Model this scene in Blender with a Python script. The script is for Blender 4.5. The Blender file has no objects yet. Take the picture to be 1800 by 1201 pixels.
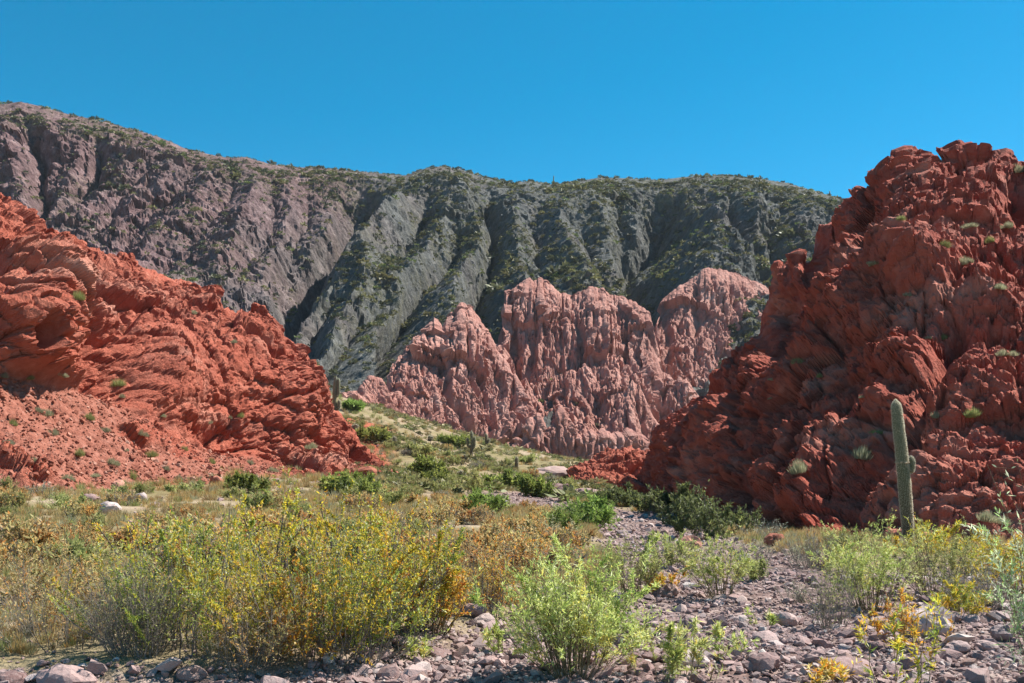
import bpy, bmesh, math, random
import numpy as np
from mathutils import Vector

# ------------------------------------------------------------------ camera, sky, sun, exposure
SC = bpy.context.scene
COL = SC.collection
F = 1750.0            # focal length in photograph pixels (35 mm on a 36 mm wide sensor, 1800 px)
HZ = 850.0            # row of the horizon
EYE = 1.7
cam_d = bpy.data.cameras.new('camera')
cam_d.lens = 35.0
cam_d.sensor_width = 36.0
cam_d.shift_y = (HZ - 600.5) / 1800.0
cam_d.clip_start = 0.1
cam_d.clip_end = 20000
cam = bpy.data.objects.new('camera', cam_d)
cam.location = (0, 0, EYE)
cam.rotation_euler = (math.radians(90), 0, 0)
COL.objects.link(cam)
SC.camera = cam

SUN_AZ, SUN_EL = math.radians(63), math.radians(52)     # azimuth right of the view axis
sun_dir = Vector((math.sin(SUN_AZ) * math.cos(SUN_EL), math.cos(SUN_AZ) * math.cos(SUN_EL), math.sin(SUN_EL)))
world = bpy.data.worlds.new('World')
SC.world = world
world.use_nodes = True
wn = world.node_tree
wn.nodes.clear()
sky = wn.nodes.new('ShaderNodeTexSky')
sky.sky_type = 'NISHITA'
sky.sun_disc = False
sky.sun_elevation = SUN_EL
sky.sun_rotation = SUN_AZ
sky.altitude = 2400
sky.air_density = 1.0
sky.dust_density = 1.0
sky.ozone_density = 3.0
hsv = wn.nodes.new('ShaderNodeHueSaturation')
hsv.inputs['Hue'].default_value = 0.475
hsv.inputs['Saturation'].default_value = 1.44
bg = wn.nodes.new('ShaderNodeBackground')
bg.inputs['Strength'].default_value = 0.08
wo = wn.nodes.new('ShaderNodeOutputWorld')
wn.links.new(sky.outputs[0], hsv.inputs['Color'])
wn.links.new(hsv.outputs[0], bg.inputs['Color'])
wn.links.new(bg.outputs[0], wo.inputs['Surface'])

sl = bpy.data.lights.new('sun', 'SUN')
sl.energy = 5.0
sl.angle = math.radians(0.53)
sl.color = (1.0, 0.95, 0.87)
so = bpy.data.objects.new('sun', sl)
so.rotation_euler = sun_dir.to_track_quat('Z', 'Y').to_euler()
so.location = sun_dir * 300
COL.objects.link(so)

vs = SC.view_settings
vs.view_transform = 'Standard'
vs.look = 'None'
vs.exposure = 1.05
vs.gamma = 1.0
vs.use_curve_mapping = False
SC.render.engine = 'CYCLES'
SC.cycles.max_bounces = 4
SC.cycles.diffuse_bounces = 2
SC.cycles.transmission_bounces = 3
SC.cycles.use_denoising = True

RNG = np.random.default_rng(7)
random.seed(7)

# ------------------------------------------------------------------ noise
_perm = np.random.default_rng(11).permutation(256).astype(np.int32)
_perm = np.concatenate([_perm, _perm, _perm])
_g = np.random.default_rng(12).normal(size=(256, 3)).astype(np.float32)
_g /= np.linalg.norm(_g, axis=1, keepdims=True)


def perlin(P):
    P = np.asarray(P, np.float32)
    sh = P.shape[:-1]
    P = P.reshape(-1, 3)
    i = np.floor(P).astype(np.int32)
    f = P - i
    i &= 255
    u = f * f * f * (f * (f * 6 - 15) + 10)
    out = 0
    a = _perm[i[:, 0]], _perm[i[:, 0] + 1]
    for dx in (0, 1):
        wx = u[:, 0] if dx else 1 - u[:, 0]
        for dy in (0, 1):
            b = _perm[a[dx] + i[:, 1] + dy]
            wy = wx * (u[:, 1] if dy else 1 - u[:, 1])
            for dz in (0, 1):
                g = _g[_perm[b + i[:, 2] + dz]]
                w = wy * (u[:, 2] if dz else 1 - u[:, 2])
                out = out + w * (g[:, 0] * (f[:, 0] - dx) + g[:, 1] * (f[:, 1] - dy) + g[:, 2] * (f[:, 2] - dz))
    return (out * 1.5).reshape(sh)


def fbm(P, freq=1.0, octs=5, gain=0.5, off=0.0):
    P = np.asarray(P, np.float32)
    s, a, tot = 0, 1.0, 0
    for k in range(octs):
        s = s + a * perlin(P * freq + off + 17.3 * k)
        tot += a
        a *= gain
        freq *= 2.03
    return s / tot


def billow(P, freq=1.0, octs=4, gain=0.5, off=0.0):
    """0 in sharp creases, about 1 on rounded backs"""
    P = np.asarray(P, np.float32)
    s, a, tot = 0, 1.0, 0
    for k in range(octs):
        s = s + a * np.minimum(np.abs(perlin(P * freq + off + 9.1 * k)) * 2.2, 1.2)
        tot += a
        a *= gain
        freq *= 2.03
    return s / tot


def worley(P, seed=0):
    """distance to the nearest and second nearest feature point, and a random value of the nearest cell"""
    P = np.asarray(P, np.float32)
    sh = P.shape[:-1]
    P = P.reshape(-1, 3)
    i = np.floor(P).astype(np.int32)
    f1 = np.full(len(P), 9.0, np.float32)
    f2 = f1.copy()
    cid = np.zeros(len(P), np.int32)
    tab = np.random.default_rng(100 + seed).random((256, 3)).astype(np.float32)
    for dx in (-1, 0, 1):
        for dy in (-1, 0, 1):
            for dz in (-1, 0, 1):
                c = i + np.array((dx, dy, dz), np.int32)
                h = _perm[_perm[_perm[c[:, 0] & 255] + (c[:, 1] & 255)] + (c[:, 2] & 255)]
                d = ((c + tab[h] - P) ** 2).sum(1)
                near = d < f1
                f2 = np.where(near, f1, np.minimum(f2, d))
                cid = np.where(near, h, cid)
                f1 = np.where(near, d, f1)
    return np.sqrt(f1).reshape(sh), np.sqrt(f2).reshape(sh), (cid / 255.0).reshape(sh).astype(np.float32)


def facets(P, seed=0, tilt=1.0, full=False):
    """broken rock: every cell is a tilted plane at its own height; also the distance to the cell's edge"""
    P = np.asarray(P, np.float32)
    sh = P.shape[:-1]
    P = P.reshape(-1, 3)
    i = np.floor(P).astype(np.int32)
    r = np.random.default_rng(300 + seed)
    tab = r.random((256, 3)).astype(np.float32)
    val = r.random(256).astype(np.float32)
    dirs = r.normal(size=(256, 3)).astype(np.float32)
    dirs /= np.linalg.norm(dirs, axis=1, keepdims=True)
    f1 = np.full(len(P), 9.0, np.float32)
    f2 = f1.copy()
    hid = np.zeros(len(P), np.int32)
    off = np.zeros_like(P)
    for dx in (-1, 0, 1):
        for dy in (-1, 0, 1):
            for dz in (-1, 0, 1):
                c = i + np.array((dx, dy, dz), np.int32)
                h = _perm[_perm[_perm[c[:, 0] & 255] + (c[:, 1] & 255)] + (c[:, 2] & 255)]
                v = P - c - tab[h]
                d = (v * v).sum(1)
                near = d < f1
                f2 = np.where(near, f1, np.minimum(f2, d))
                hid = np.where(near, h, hid)
                off[near] = v[near]
                f1 = np.where(near, d, f1)
    h = (val[hid] - 0.5) + tilt * (off * dirs[hid]).sum(1)
    e = (np.sqrt(f2) - np.sqrt(f1)).reshape(sh)
    return (h.reshape(sh), e, np.sqrt(f1).reshape(sh)) if full else (h.reshape(sh), e)


def flow_carve(P, noise, k, p, slope, iters, cap):
    """gullies where water would run: depth from the drained area, with sides of a given slope"""
    nt, nx = P.shape[:2]
    E = P[..., 2] + noise
    big = 1e9
    Ep = np.pad(E, 1, constant_values=big)
    Pp = np.pad(P, ((1, 1), (1, 1), (0, 0)), mode='edge')
    best = np.zeros((nt, nx))
    rec = np.arange(nt * nx).reshape(nt, nx)
    idx = np.pad(rec, 1, mode='edge')
    nb = [(a, b) for a in (0, 1, 2) for b in (0, 1, 2) if (a, b) != (1, 1)]
    dist = {}
    for a, b in nb:
        q = Pp[a:a + nt, b:b + nx]
        dd = np.linalg.norm(q - P, axis=-1) + 1e-3
        dist[a, b] = dd
        sl = (E - Ep[a:a + nt, b:b + nx]) / dd
        m = sl > best
        best = np.where(m, sl, best)
        rec = np.where(m, idx[a:a + nt, b:b + nx], rec)
    cell = dist[1, 2] * dist[2, 1]
    A = cell.ravel().tolist()
    R = rec.ravel().tolist()
    for i in np.argsort(-E.ravel()).tolist():
        j = R[i]
        if j != i:
            A[j] += A[i]
    dep = np.minimum(k * np.maximum(np.array(A).reshape(nt, nx) - 3 * cell, 0) ** p, cap)
    for _ in range(iters):
        dp = np.pad(dep, 1, constant_values=0)
        new = dep
        for a, b in nb:
            new = np.maximum(new, dp[a:a + nt, b:b + nx] - slope * dist[a, b])
        dep = new
    return dep.astype(np.float32)


def sstep(a, b, x):
    t = np.clip((x - a) / (b - a), 0, 1)
    return t * t * (3 - 2 * t)


def gsmooth(v, sigma):
    if sigma <= 0:
        return v
    r = int(3 * sigma) + 1
    k = np.exp(-0.5 * (np.arange(-r, r + 1) / sigma) ** 2)
    k /= k.sum()
    return np.convolve(np.pad(v, r, mode='edge'), k, mode='valid')


# ------------------------------------------------------------------ places in the photograph <-> places in the world
def unproject(px, py, d):
    return np.stack([(px - 900.0) / F * d, d + 0 * px, EYE + (HZ - py) / F * d], -1)


def project(P):
    return 900 + F * P[..., 0] / P[..., 1], HZ - F * (P[..., 2] - EYE) / P[..., 1]


# ------------------------------------------------------------------ materials
class NT:
    def __init__(self, name):
        self.m = bpy.data.materials.new(name)
        self.m.use_nodes = True
        self.t = self.m.node_tree
        self.t.nodes.clear()
        self.out = self.n('ShaderNodeOutputMaterial')

    def n(self, kind, **kw):
        nd = self.t.nodes.new(kind)
        for k, v in kw.items():
            setattr(nd, k, v)
        return nd

    def l(self, a, b):
        self.t.links.new(a, b)

    def coord(self):
        return self.n('ShaderNodeTexCoord').outputs['Object']

    def noise(self, scale, detail=6, rough=0.6, vec=None, stretch=None):
        nd = self.n('ShaderNodeTexNoise')
        nd.inputs['Scale'].default_value = scale
        nd.inputs['Detail'].default_value = detail
        nd.inputs['Roughness'].default_value = rough
        v = vec or self.coord()
        if stretch:
            mp = self.n('ShaderNodeMapping')
            mp.inputs['Scale'].default_value = stretch
            self.l(v, mp.inputs['Vector'])
            v = mp.outputs[0]
        self.l(v, nd.inputs['Vector'])
        return nd.outputs['Fac']

    def ramp(self, fac, stops, interp='LINEAR'):
        r = self.n('ShaderNodeValToRGB')
        r.color_ramp.interpolation = interp
        el = r.color_ramp.elements
        el[0].position, el[0].color = stops[0][0], (*stops[0][1], 1)
        el[1].position, el[1].color = stops[-1][0], (*stops[-1][1], 1)
        for p, c in stops[1:-1]:
            e = el.new(p)
            e.color = (*c, 1)
        self.l(fac, r.inputs[0])
        return r.outputs[0]

    def mix(self, fac, a, b, mode='MIX'):
        m = self.n('ShaderNodeMix', data_type='RGBA', blend_type=mode)
        for sock, v in ((m.inputs[0], fac), (m.inputs[6], a), (m.inputs[7], b)):
            if hasattr(v, 'links') or hasattr(v, 'is_linked'):
                self.l(v, sock)
            elif isinstance(v, (int, float)):
                sock.default_value = v
            else:
                sock.default_value = (*v, 1)
        return m.outputs[2]

    def math(self, op, a, b=0.0, clamp=False):
        m = self.n('ShaderNodeMath', operation=op, use_clamp=clamp)
        for sock, v in ((m.inputs[0], a), (m.inputs[1], b)):
            if isinstance(v, (int, float)):
                sock.default_value = v
            else:
                self.l(v, sock)
        return m.outputs[0]

    def attr(self, name, kind='GEOMETRY'):
        a = self.n('ShaderNodeAttribute', attribute_type=kind)
        a.attribute_name = name
        return a

    def bump(self, height, strength=0.5, dist=0.1, prev=None):
        b = self.n('ShaderNodeBump')
        b.inputs['Strength'].default_value = strength
        b.inputs['Distance'].default_value = dist
        self.l(height, b.inputs['Height'])
        if prev is not None:
            self.l(prev, b.inputs['Normal'])
        return b.outputs[0]

    def principled(self, color, rough=0.9, normal=None, spec=0.2):
        p = self.n('ShaderNodeBsdfPrincipled')
        if isinstance(color, tuple):
            p.inputs['Base Color'].default_value = (*color, 1)
        else:
            self.l(color, p.inputs['Base Color'])
        p.inputs['Roughness'].default_value = rough
        p.inputs['Specular IOR Level'].default_value = spec
        if normal is not None:
            self.l(normal, p.inputs['Normal'])
        return p.outputs[0]

    def done(self, shader):
        self.l(shader, self.out.inputs['Surface'])
        return self.m


def mat_rock(name, stops, scale, dust, bump_scale, bump_dist, streak=None, vary=0.5, scree=False):
    t = NT(name)
    c = t.ramp(t.noise(scale * 1.6, 6, 0.7), stops)
    big = t.noise(scale * 0.22, 2, 0.55)
    c = t.mix(t.math('MULTIPLY', t.math('SUBTRACT', big, 0.42, True), 2.2 * vary, True), c, dust)
    if streak:
        s = t.noise(scale * 1.4, 5, 0.6, stretch=streak)
        c = t.mix(t.math('MULTIPLY', t.math('SUBTRACT', s, 0.5, True), 2.4, True), c, stops[0][1])
    if name.endswith('sandstone'):
        wp = t.noise(0.10, 3, 0.6, stretch=(1, 1, 3.0))
        c = t.mix(t.math('MULTIPLY', t.math('SUBTRACT', wp, 0.54, True), 5.0, True), c, t.mix(0.5, c, (0.62, 0.36, 0.27)))
        vr = t.noise(0.24, 4, 0.7, stretch=(1, 1, 0.6))
        c = t.mix(t.math('MULTIPLY', t.math('SUBTRACT', vr, 0.56, True), 5.0, True), c, t.mix(0.6, c, (0.10, 0.035, 0.03)))
    if scree:
        sc_ = t.ramp(t.noise(2.2, 5, 0.75), [(0.3, (0.17, 0.06, 0.04)), (0.5, (0.30, 0.115, 0.078)), (0.7, (0.42, 0.20, 0.15))])
        c = t.mix(t.math('MULTIPLY', t.attr('scree').outputs['Fac'], 0.85), c, sc_)
    h1 = t.noise(bump_scale * 1.5, 5, 0.75)
    b = t.bump(h1, 0.9, bump_dist)
    return t.done(t.principled(c, 0.92, b, 0.15))


def mat_mountain():
    t = NT('mountain_rock')
    grey = t.ramp(t.noise(0.16, 6, 0.82), [(0.30, (0.048, 0.052, 0.054)), (0.5, (0.105, 0.108, 0.106)), (0.70, (0.225, 0.222, 0.208))])
    mauve = t.ramp(t.noise(0.16, 6, 0.82), [(0.30, (0.075, 0.045, 0.047)), (0.5, (0.165, 0.10, 0.10)), (0.70, (0.36, 0.25, 0.245))])
    wv = t.noise(0.025, 4, 0.6)
    m = t.math('ADD', t.attr('mauve').outputs['Fac'], t.math('MULTIPLY', t.math('SUBTRACT', wv, 0.5), 1.3), True)
    c = t.mix(m, grey, mauve)
    # thin yellow-green ground cover between the bushes
    gv = t.noise(0.35, 6, 0.7)
    g = t.math('MULTIPLY', t.attr('veg').outputs['Fac'], t.math('MULTIPLY', t.math('SUBTRACT', gv, 0.40, True), 4.0, True), True)
    gc = t.ramp(t.noise(0.6, 4, 0.6), [(0.35, (0.085, 0.085, 0.05)), (0.65, (0.17, 0.155, 0.085))])
    c = t.mix(t.math('MULTIPLY', g, 0.75), c, gc)
    b = t.bump(t.noise(0.6, 5, 0.75), 0.9, 1.3)
    return t.done(t.principled(c, 0.95, b, 0.1))


def mat_ground():
    t = NT('valley_ground')
    soil = t.ramp(t.noise(0.35, 8, 0.65), [(0.3, (0.20, 0.145, 0.10)), (0.5, (0.32, 0.24, 0.16)), (0.7, (0.44, 0.35, 0.25))])
    olive = t.ramp(t.noise(1.3, 7, 0.7), [(0.32, (0.12, 0.105, 0.05)), (0.6, (0.25, 0.205, 0.10)), (0.75, (0.36, 0.29, 0.16))])
    c = t.mix(t.math('MULTIPLY', t.math('SUBTRACT', t.noise(0.12, 5, 0.6), 0.36, True), 4.0, True), soil, olive)
    vo = t.n('ShaderNodeTexVoronoi')
    vo.inputs['Scale'].default_value = 9.0
    t.l(t.coord(), vo.inputs['Vector'])
    sepr = t.n('ShaderNodeSeparateColor')
    t.l(vo.outputs['Color'], sepr.inputs[0])
    grav = t.ramp(sepr.outputs[0], [(0.0, (0.10, 0.068, 0.062)), (0.5, (0.19, 0.132, 0.12)), (1.0, (0.36, 0.27, 0.245))])
    gm = t.math('ADD', t.attr('gravel').outputs['Fac'], t.math('MULTIPLY', t.math('SUBTRACT', t.noise(0.9, 5, 0.6), 0.5), 0.9), True)
    c = t.mix(gm, c, grav)
    c = t.mix(t.math('ADD', t.attr('red').outputs['Fac'], t.math('MULTIPLY', t.math('SUBTRACT', t.noise(0.5, 5, 0.6), 0.5), 0.6), True), c,
              t.ramp(t.noise(1.1, 7, 0.65), [(0.3, (0.22, 0.055, 0.03)), (0.7, (0.42, 0.13, 0.075))]))
    b = t.bump(t.noise(3.5, 5, 0.75), 0.8, 0.12)
    b = t.bump(vo.outputs['Distance'], 0.5, -0.05, b)
    return t.done(t.principled(c, 0.95, b, 0.1))


def mat_leaf(name, trans=0.4, tint=1.0):
    t = NT(name)
    a = t.attr('Col')
    oi = t.n('ShaderNodeObjectInfo')
    h = t.n('ShaderNodeHueSaturation')
    t.l(a.outputs['Color'], h.inputs['Color'])
    t.l(t.math('ADD', t.math('MULTIPLY', oi.outputs['Random'], 0.35), 0.82 * tint), h.inputs['Value'])
    t.l(t.math('ADD', t.math('MULTIPLY', oi.outputs['Random'], 0.02), 0.49), h.inputs['Hue'])
    p = t.principled(h.outputs[0], 0.55, None, 0.35)
    tr = t.n('ShaderNodeBsdfTranslucent')
    t.l(h.outputs[0], tr.inputs['Color'])
    mx = t.n('ShaderNodeMixShader')
    mx.inputs[0].default_value = trans
    t.l(p, mx.inputs[1])
    t.l(tr.outputs[0], mx.inputs[2])
    return t.done(mx.outputs[0])


def mat_stem(name, c0, c1):
    t = NT(name)
    c = t.ramp(t.noise(14, 5, 0.6), [(0.3, c0), (0.7, c1)])
    return t.done(t.principled(c, 0.85, t.bump(t.noise(60, 4, 0.6), 0.4, 0.01), 0.2))


def mat_stone():
    t = NT('stream_stone')
    oi = t.n('ShaderNodeObjectInfo')
    base = t.ramp(oi.outputs['Random'], [(0.0, (0.15, 0.082, 0.076)), (0.2, (0.38, 0.25, 0.23)), (0.4, (0.23, 0.138, 0.13)), (0.55, (0.45, 0.315, 0.29)),
                                         (0.7, (0.20, 0.145, 0.142)), (0.84, (0.54, 0.43, 0.40)), (0.92, (0.26, 0.15, 0.12)), (1.0, (0.62, 0.55, 0.51))])
    mott = t.noise(9, 7, 0.65)
    c = t.mix(t.math('MULTIPLY', t.math('SUBTRACT', mott, 0.45, True), 2.0, True), base, (0.42, 0.34, 0.315))
    c = t.mix(t.math('MULTIPLY', t.math('SUBTRACT', t.noise(23, 4, 0.6), 0.55, True), 2.5, True), c, (0.12, 0.085, 0.08))
    b = t.bump(t.noise(14, 8, 0.68), 0.6, 0.03)
    return t.done(t.principled(c, 0.85, b, 0.25))


def mat_red_stone():
    t = NT('red_stone')
    oi = t.n('ShaderNodeObjectInfo')
    base = t.ramp(oi.outputs['Random'], [(0.0, (0.17, 0.05, 0.034)), (0.5, (0.32, 0.115, 0.075)), (0.8, (0.42, 0.19, 0.135)), (1.0, (0.5, 0.29, 0.22))])
    c = t.mix(t.math('MULTIPLY', t.math('SUBTRACT', t.noise(3, 7, 0.65), 0.5, True), 2.0, True), base, (0.5, 0.2, 0.12))
    return t.done(t.principled(c, 0.9, t.bump(t.noise(6, 8, 0.68), 0.7, 0.08), 0.15))


def mat_cactus():
    t = NT('cactus_skin')
    tc = t.n('ShaderNodeTexCoord')
    sep = t.n('ShaderNodeSeparateXYZ')
    t.l(tc.outputs['Object'], sep.inputs[0])
    age = t.math('ADD', t.math('MULTIPLY', sep.outputs[2], 0.26), t.math('MULTIPLY', t.math('SUBTRACT', t.noise(3, 5, 0.6), 0.5), 0.35))
    c = t.ramp(age, [(0.0, (0.10, 0.065, 0.042)), (0.25, (0.15, 0.12, 0.07)), (0.5, (0.165, 0.155, 0.085)), (1.0, (0.175, 0.18, 0.11))])
    return t.done(t.principled(c, 0.7, t.bump(t.noise(20, 5, 0.6), 0.3, 0.02), 0.3))


M = {}
M['red_left'] = mat_rock('red_sandstone', [(0.25, (0.19, 0.042, 0.026)), (0.42, (0.33, 0.082, 0.049)), (0.6, (0.42, 0.125, 0.078)), (0.78, (0.54, 0.23, 0.16))], 0.5, (0.45, 0.165, 0.112), 1.3, 0.35, scree=True)
M['red_right'] = mat_rock('dark_red_sandstone', [(0.25, (0.19, 0.036, 0.024)), (0.42, (0.33, 0.07, 0.045)), (0.6, (0.42, 0.108, 0.07)), (0.78, (0.53, 0.21, 0.15))], 0.55, (0.45, 0.145, 0.10), 1.5, 0.35)
M['salmon'] = mat_rock('salmon_clay', [(0.25, (0.26, 0.112, 0.09)), (0.45, (0.40, 0.19, 0.152)), (0.62, (0.50, 0.27, 0.22)), (0.8, (0.65, 0.44, 0.37))], 0.13, (0.36, 0.175, 0.145), 0.55, 0.8, streak=(1, 1, 0.12))
M['mountain'] = mat_mountain()
M['ground'] = mat_ground()
M['leaf'] = mat_leaf('shrub_leaf', 0.5, 1.42)
M['far_leaf'] = mat_leaf('far_leaf', 0.25, 0.85)
M['grass'] = mat_leaf('dry_grass', 0.4, 1.25)
M['bark'] = mat_stem('dark_bark', (0.07, 0.055, 0.045), (0.17, 0.14, 0.12))
M['twig'] = mat_stem('dry_twig', (0.13, 0.11, 0.09), (0.30, 0.26, 0.22))
M['olive_twig'] = mat_stem('olive_twig', (0.12, 0.095, 0.05), (0.24, 0.19, 0.11))
M['stone'] = mat_stone()
M['red_stone'] = mat_red_stone()
M['cactus'] = mat_cactus()


# ------------------------------------------------------------------ mesh helpers
def tag(o, label=None, cat=None, group=None, kind=None):
    if label:
        o['label'] = label
    if cat:
        o['category'] = cat
    if group:
        o['group'] = group
    if kind:
        o['kind'] = kind
    return o


def link(o, parent=None):
    COL.objects.link(o)
    if parent is not None:
        o.parent = parent
    return o


def np_mesh(name, V, faces, mat, smooth=True, attrs=None, cols=None):
    """faces: (n,3) or (n,4) int array"""
    me = bpy.data.meshes.new(name)
    V = np.ascontiguousarray(V, np.float32).reshape(-1, 3)
    faces = np.ascontiguousarray(faces, np.int32)
    n, k = faces.shape
    me.vertices.add(len(V))
    me.vertices.foreach_set('co', V.ravel())
    me.loops.add(n * k)
    me.loops.foreach_set('vertex_index', faces.ravel())
    me.polygons.add(n)
    me.polygons.foreach_set('loop_start', np.arange(0, n * k, k, dtype=np.int32))
    if smooth is not None:
        me.polygons.foreach_set('use_smooth', np.full(n, bool(smooth)))
    for an, av in (attrs or {}).items():
        a = me.attributes.new(an, 'FLOAT', 'POINT')
        a.data.foreach_set('value', np.ascontiguousarray(av, np.float32).ravel())
    if cols is not None:
        a = me.attributes.new('Col', 'FLOAT_COLOR', 'POINT')
        c4 = np.ones((len(V), 4), np.float32)
        c4[:, :3] = cols
        a.data.foreach_set('color', c4.ravel())
    me.materials.append(mat)
    me.update(calc_edges=True)
    return me


def grid_faces(nt, nx):
    i = np.arange(nt * nx).reshape(nt, nx)
    return np.stack([i[:-1, :-1], i[:-1, 1:], i[1:, 1:], i[1:, :-1]], -1).reshape(-1, 4)


def grid_normals(P):
    a = np.gradient(P, axis=1)
    b = np.gradient(P, axis=0)
    n = np.cross(a, b)
    n /= np.linalg.norm(n, axis=-1, keepdims=True) + 1e-9
    return n


def patch(px0, px1, nx, rows, segs, smooth_d=6.0, smooth_py=None, cols=None):
    """A landform from lines that run along it: rows of (column, row, distance) from foot over crest to the back."""
    pxs = np.linspace(px0, px1, nx) if cols is None else np.interp(np.linspace(0, 1, nx), *np.array(cols, float).T[::-1])
    K = len(rows)
    PY = np.zeros((K, nx))
    D = np.zeros((K, nx))
    for k, r in enumerate(rows):
        r = np.array(r, float)
        PY[k] = np.interp(pxs, r[:, 0], r[:, 1])
        D[k] = np.interp(pxs, r[:, 0], r[:, 2])
        D[k] = gsmooth(D[k], smooth_d * nx / 100.0)
        if smooth_py and k in smooth_py:
            PY[k] = gsmooth(PY[k], smooth_py[k] * nx / 100.0)
    Z = (HZ - PY) / F * D
    Yv = D

    def tang(A):
        T = np.zeros_like(A)
        T[1:-1] = 0.5 * (A[2:] - A[:-2])
        d0, d1 = A[1:-1] - A[:-2], A[2:] - A[1:-1]
        lim = 2.0 * np.minimum(np.abs(d0), np.abs(d1))
        T[1:-1] = np.where(d0 * d1 > 0, np.sign(T[1:-1]) * np.minimum(np.abs(T[1:-1]), lim), 0)
        T[0], T[-1] = A[1] - A[0], A[-1] - A[-2]
        return T
    TZ, TY = tang(Z), tang(Yv)
    outZ, outY, V = [], [], []
    for k in range(K - 1):
        n = segs[k]
        t = np.arange(n) / n if k < K - 2 else np.arange(n + 1) / n
        t = t[:, None]
        h0, h1, h2, h3 = 2 * t**3 - 3 * t**2 + 1, t**3 - 2 * t**2 + t, -2 * t**3 + 3 * t**2, t**3 - t**2
        outZ.append(h0 * Z[k] + h1 * TZ[k] + h2 * Z[k + 1] + h3 * TZ[k + 1])
        outY.append(h0 * Yv[k] + h1 * TY[k] + h2 * Yv[k + 1] + h3 * TY[k + 1])
        V.append(k + t[:, 0])
    Zg, Yg = np.concatenate(outZ), np.concatenate(outY)
    P = np.stack([np.broadcast_to((pxs - 900) / F, Zg.shape) * Yg, Yg, EYE + Zg], -1)
    return P.astype(np.float32), np.concatenate(V)


SURF = []   # surfaces on which things can be set down


def land(name, P, mat, label, attrs=None, remember=True):
    nt, nx = P.shape[:2]
    me = np_mesh(name, P, grid_faces(nt, nx), mat, name == 'ground', attrs)
    o = link(bpy.data.objects.new(name, me))
    tag(o, label, None, None, 'structure')
    if remember:
        px, py = project(P)
        SURF.append((name, P.reshape(-1, 3), px.ravel(), py.ravel(), grid_normals(P).reshape(-1, 3)))
    return o


def line_field(px, py, lines):
    """for every point the largest influence of a set of polylines (px, py, width, strength)"""
    out = np.zeros(px.shape, np.float32)
    for pts, w, s in lines:
        dmin = np.full(px.shape, 1e9, np.float32)
        for (x0, y0), (x1, y1) in zip(pts[:-1], pts[1:]):
            ex, ey = x1 - x0, y1 - y0
            t = np.clip(((px - x0) * ex + (py - y0) * ey) / (ex * ex + ey * ey), 0, 1)
            dmin = np.minimum(dmin, np.hypot(px - x0 - t * ex, py - y0 - t * ey))
        out = np.maximum(out, s * np.exp(-(dmin / w) ** 1.3))
    return out


# ------------------------------------------------------------------ the far mountain
SKY_M = [(-500, 150), (-200, 180), (0, 200), (35, 196), (75, 204), (120, 216), (170, 226), (215, 236), (260, 248), (300, 262), (330, 275), (370, 283), (405, 288),
         (430, 286), (470, 297), (520, 303), (560, 303), (600, 307), (660, 312), (715, 317), (745, 305), (775, 301), (810, 306), (850, 320), (900, 329), (930, 326),
         (970, 332), (1010, 328), (1050, 321), (1100, 322), (1160, 325), (1200, 320), (1270, 317), (1330, 322), (1390, 331), (1430, 343), (1480, 356), (1560, 376), (1700, 390), (2400, 400)]


def crest_d(px):
    return np.interp(px, [-500, 0, 300, 700, 900, 1200, 1500, 2400], [400, 400, 410, 430, 425, 430, 440, 460])


rows = [
    [(-500, 850, 175), (0, 850, 190), (500, 830, 190), (1000, 850, 240), (1500, 850, 260), (2400, 850, 260)],
    [(-500, 700, 210), (0, 700, 225), (480, 690, 200), (600, 700, 190), (700, 690, 240), (1000, 660, 285), (1500, 660, 290), (2400, 660, 300)],
    [(-500, 480, 270), (0, 480, 280), (400, 520, 275), (520, 520, 265), (700, 520, 290), (1000, 520, 315), (1500, 540, 330), (2400, 540, 340)],
    [(-500, 320, 335), (0, 330, 345), (300, 380, 345), (700, 410, 350), (1000, 420, 365), (1500, 440, 375), (2400, 440, 385)],
    [(x, y, crest_d(x)) for x, y in SKY_M],
    [(x, y + 22, crest_d(x) + 60) for x, y in SKY_M],
    [(x, y + 330, crest_d(x) + 260) for x, y in SKY_M],
]
P, _ = patch(-460, 2060, 1010, rows, [16, 56, 80, 90, 10, 6], 4, {0: 5, 1: 4, 2: 4, 3: 4})
PX, PY = project(P)
N = grid_normals(P)
GUL = [
    [(645, 325), (605, 395), (560, 435), (520, 490), (492, 550), (470, 640)], [(858, 325), (872, 400), (858, 450), (872, 480), (850, 520), (840, 600)],
    [(1185, 315), (1155, 390), (1118, 430), (1128, 500), (1140, 560), (1150, 640)], [(1275, 330), (1300, 420), (1330, 490)], [(1085, 325), (1095, 390), (1115, 430)],
    [(955, 345), (945, 400), (940, 440), (960, 490)], [(665, 720), (678, 620), (705, 560), (745, 500), (790, 450)], [(585, 660), (600, 600), (640, 560), (680, 530)],
    [(1390, 345), (1370, 400), (1360, 460)], [(1030, 395), (1060, 460), (1075, 510)], [(48, 195), (62, 260), (75, 330), (60, 400)], [(120, 210), (108, 270), (98, 310), (75, 345)],
    [(178, 228), (180, 270), (172, 300), (120, 345), (85, 370)], [(262, 250), (262, 285), (235, 320), (208, 355), (180, 410), (140, 450)], [(335, 295), (300, 350), (250, 390), (220, 440)],
    [(470, 315), (480, 380), (455, 430), (425, 470), (480, 560)], [(400, 325), (380, 390), (330, 430), (290, 470)], [(545, 325), (520, 390), (505, 450), (490, 520)], [(1480, 365), (1450, 420)],
    [(-60, 210), (-20, 300), (20, 380)], [(740, 345), (735, 400), (700, 450)], [(810, 420), (790, 450)], [(1235, 345), (1180, 400), (1150, 440)], [(590, 480), (560, 540), (540, 600)], [(350, 470), (400, 500), (430, 540)],
]
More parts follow.
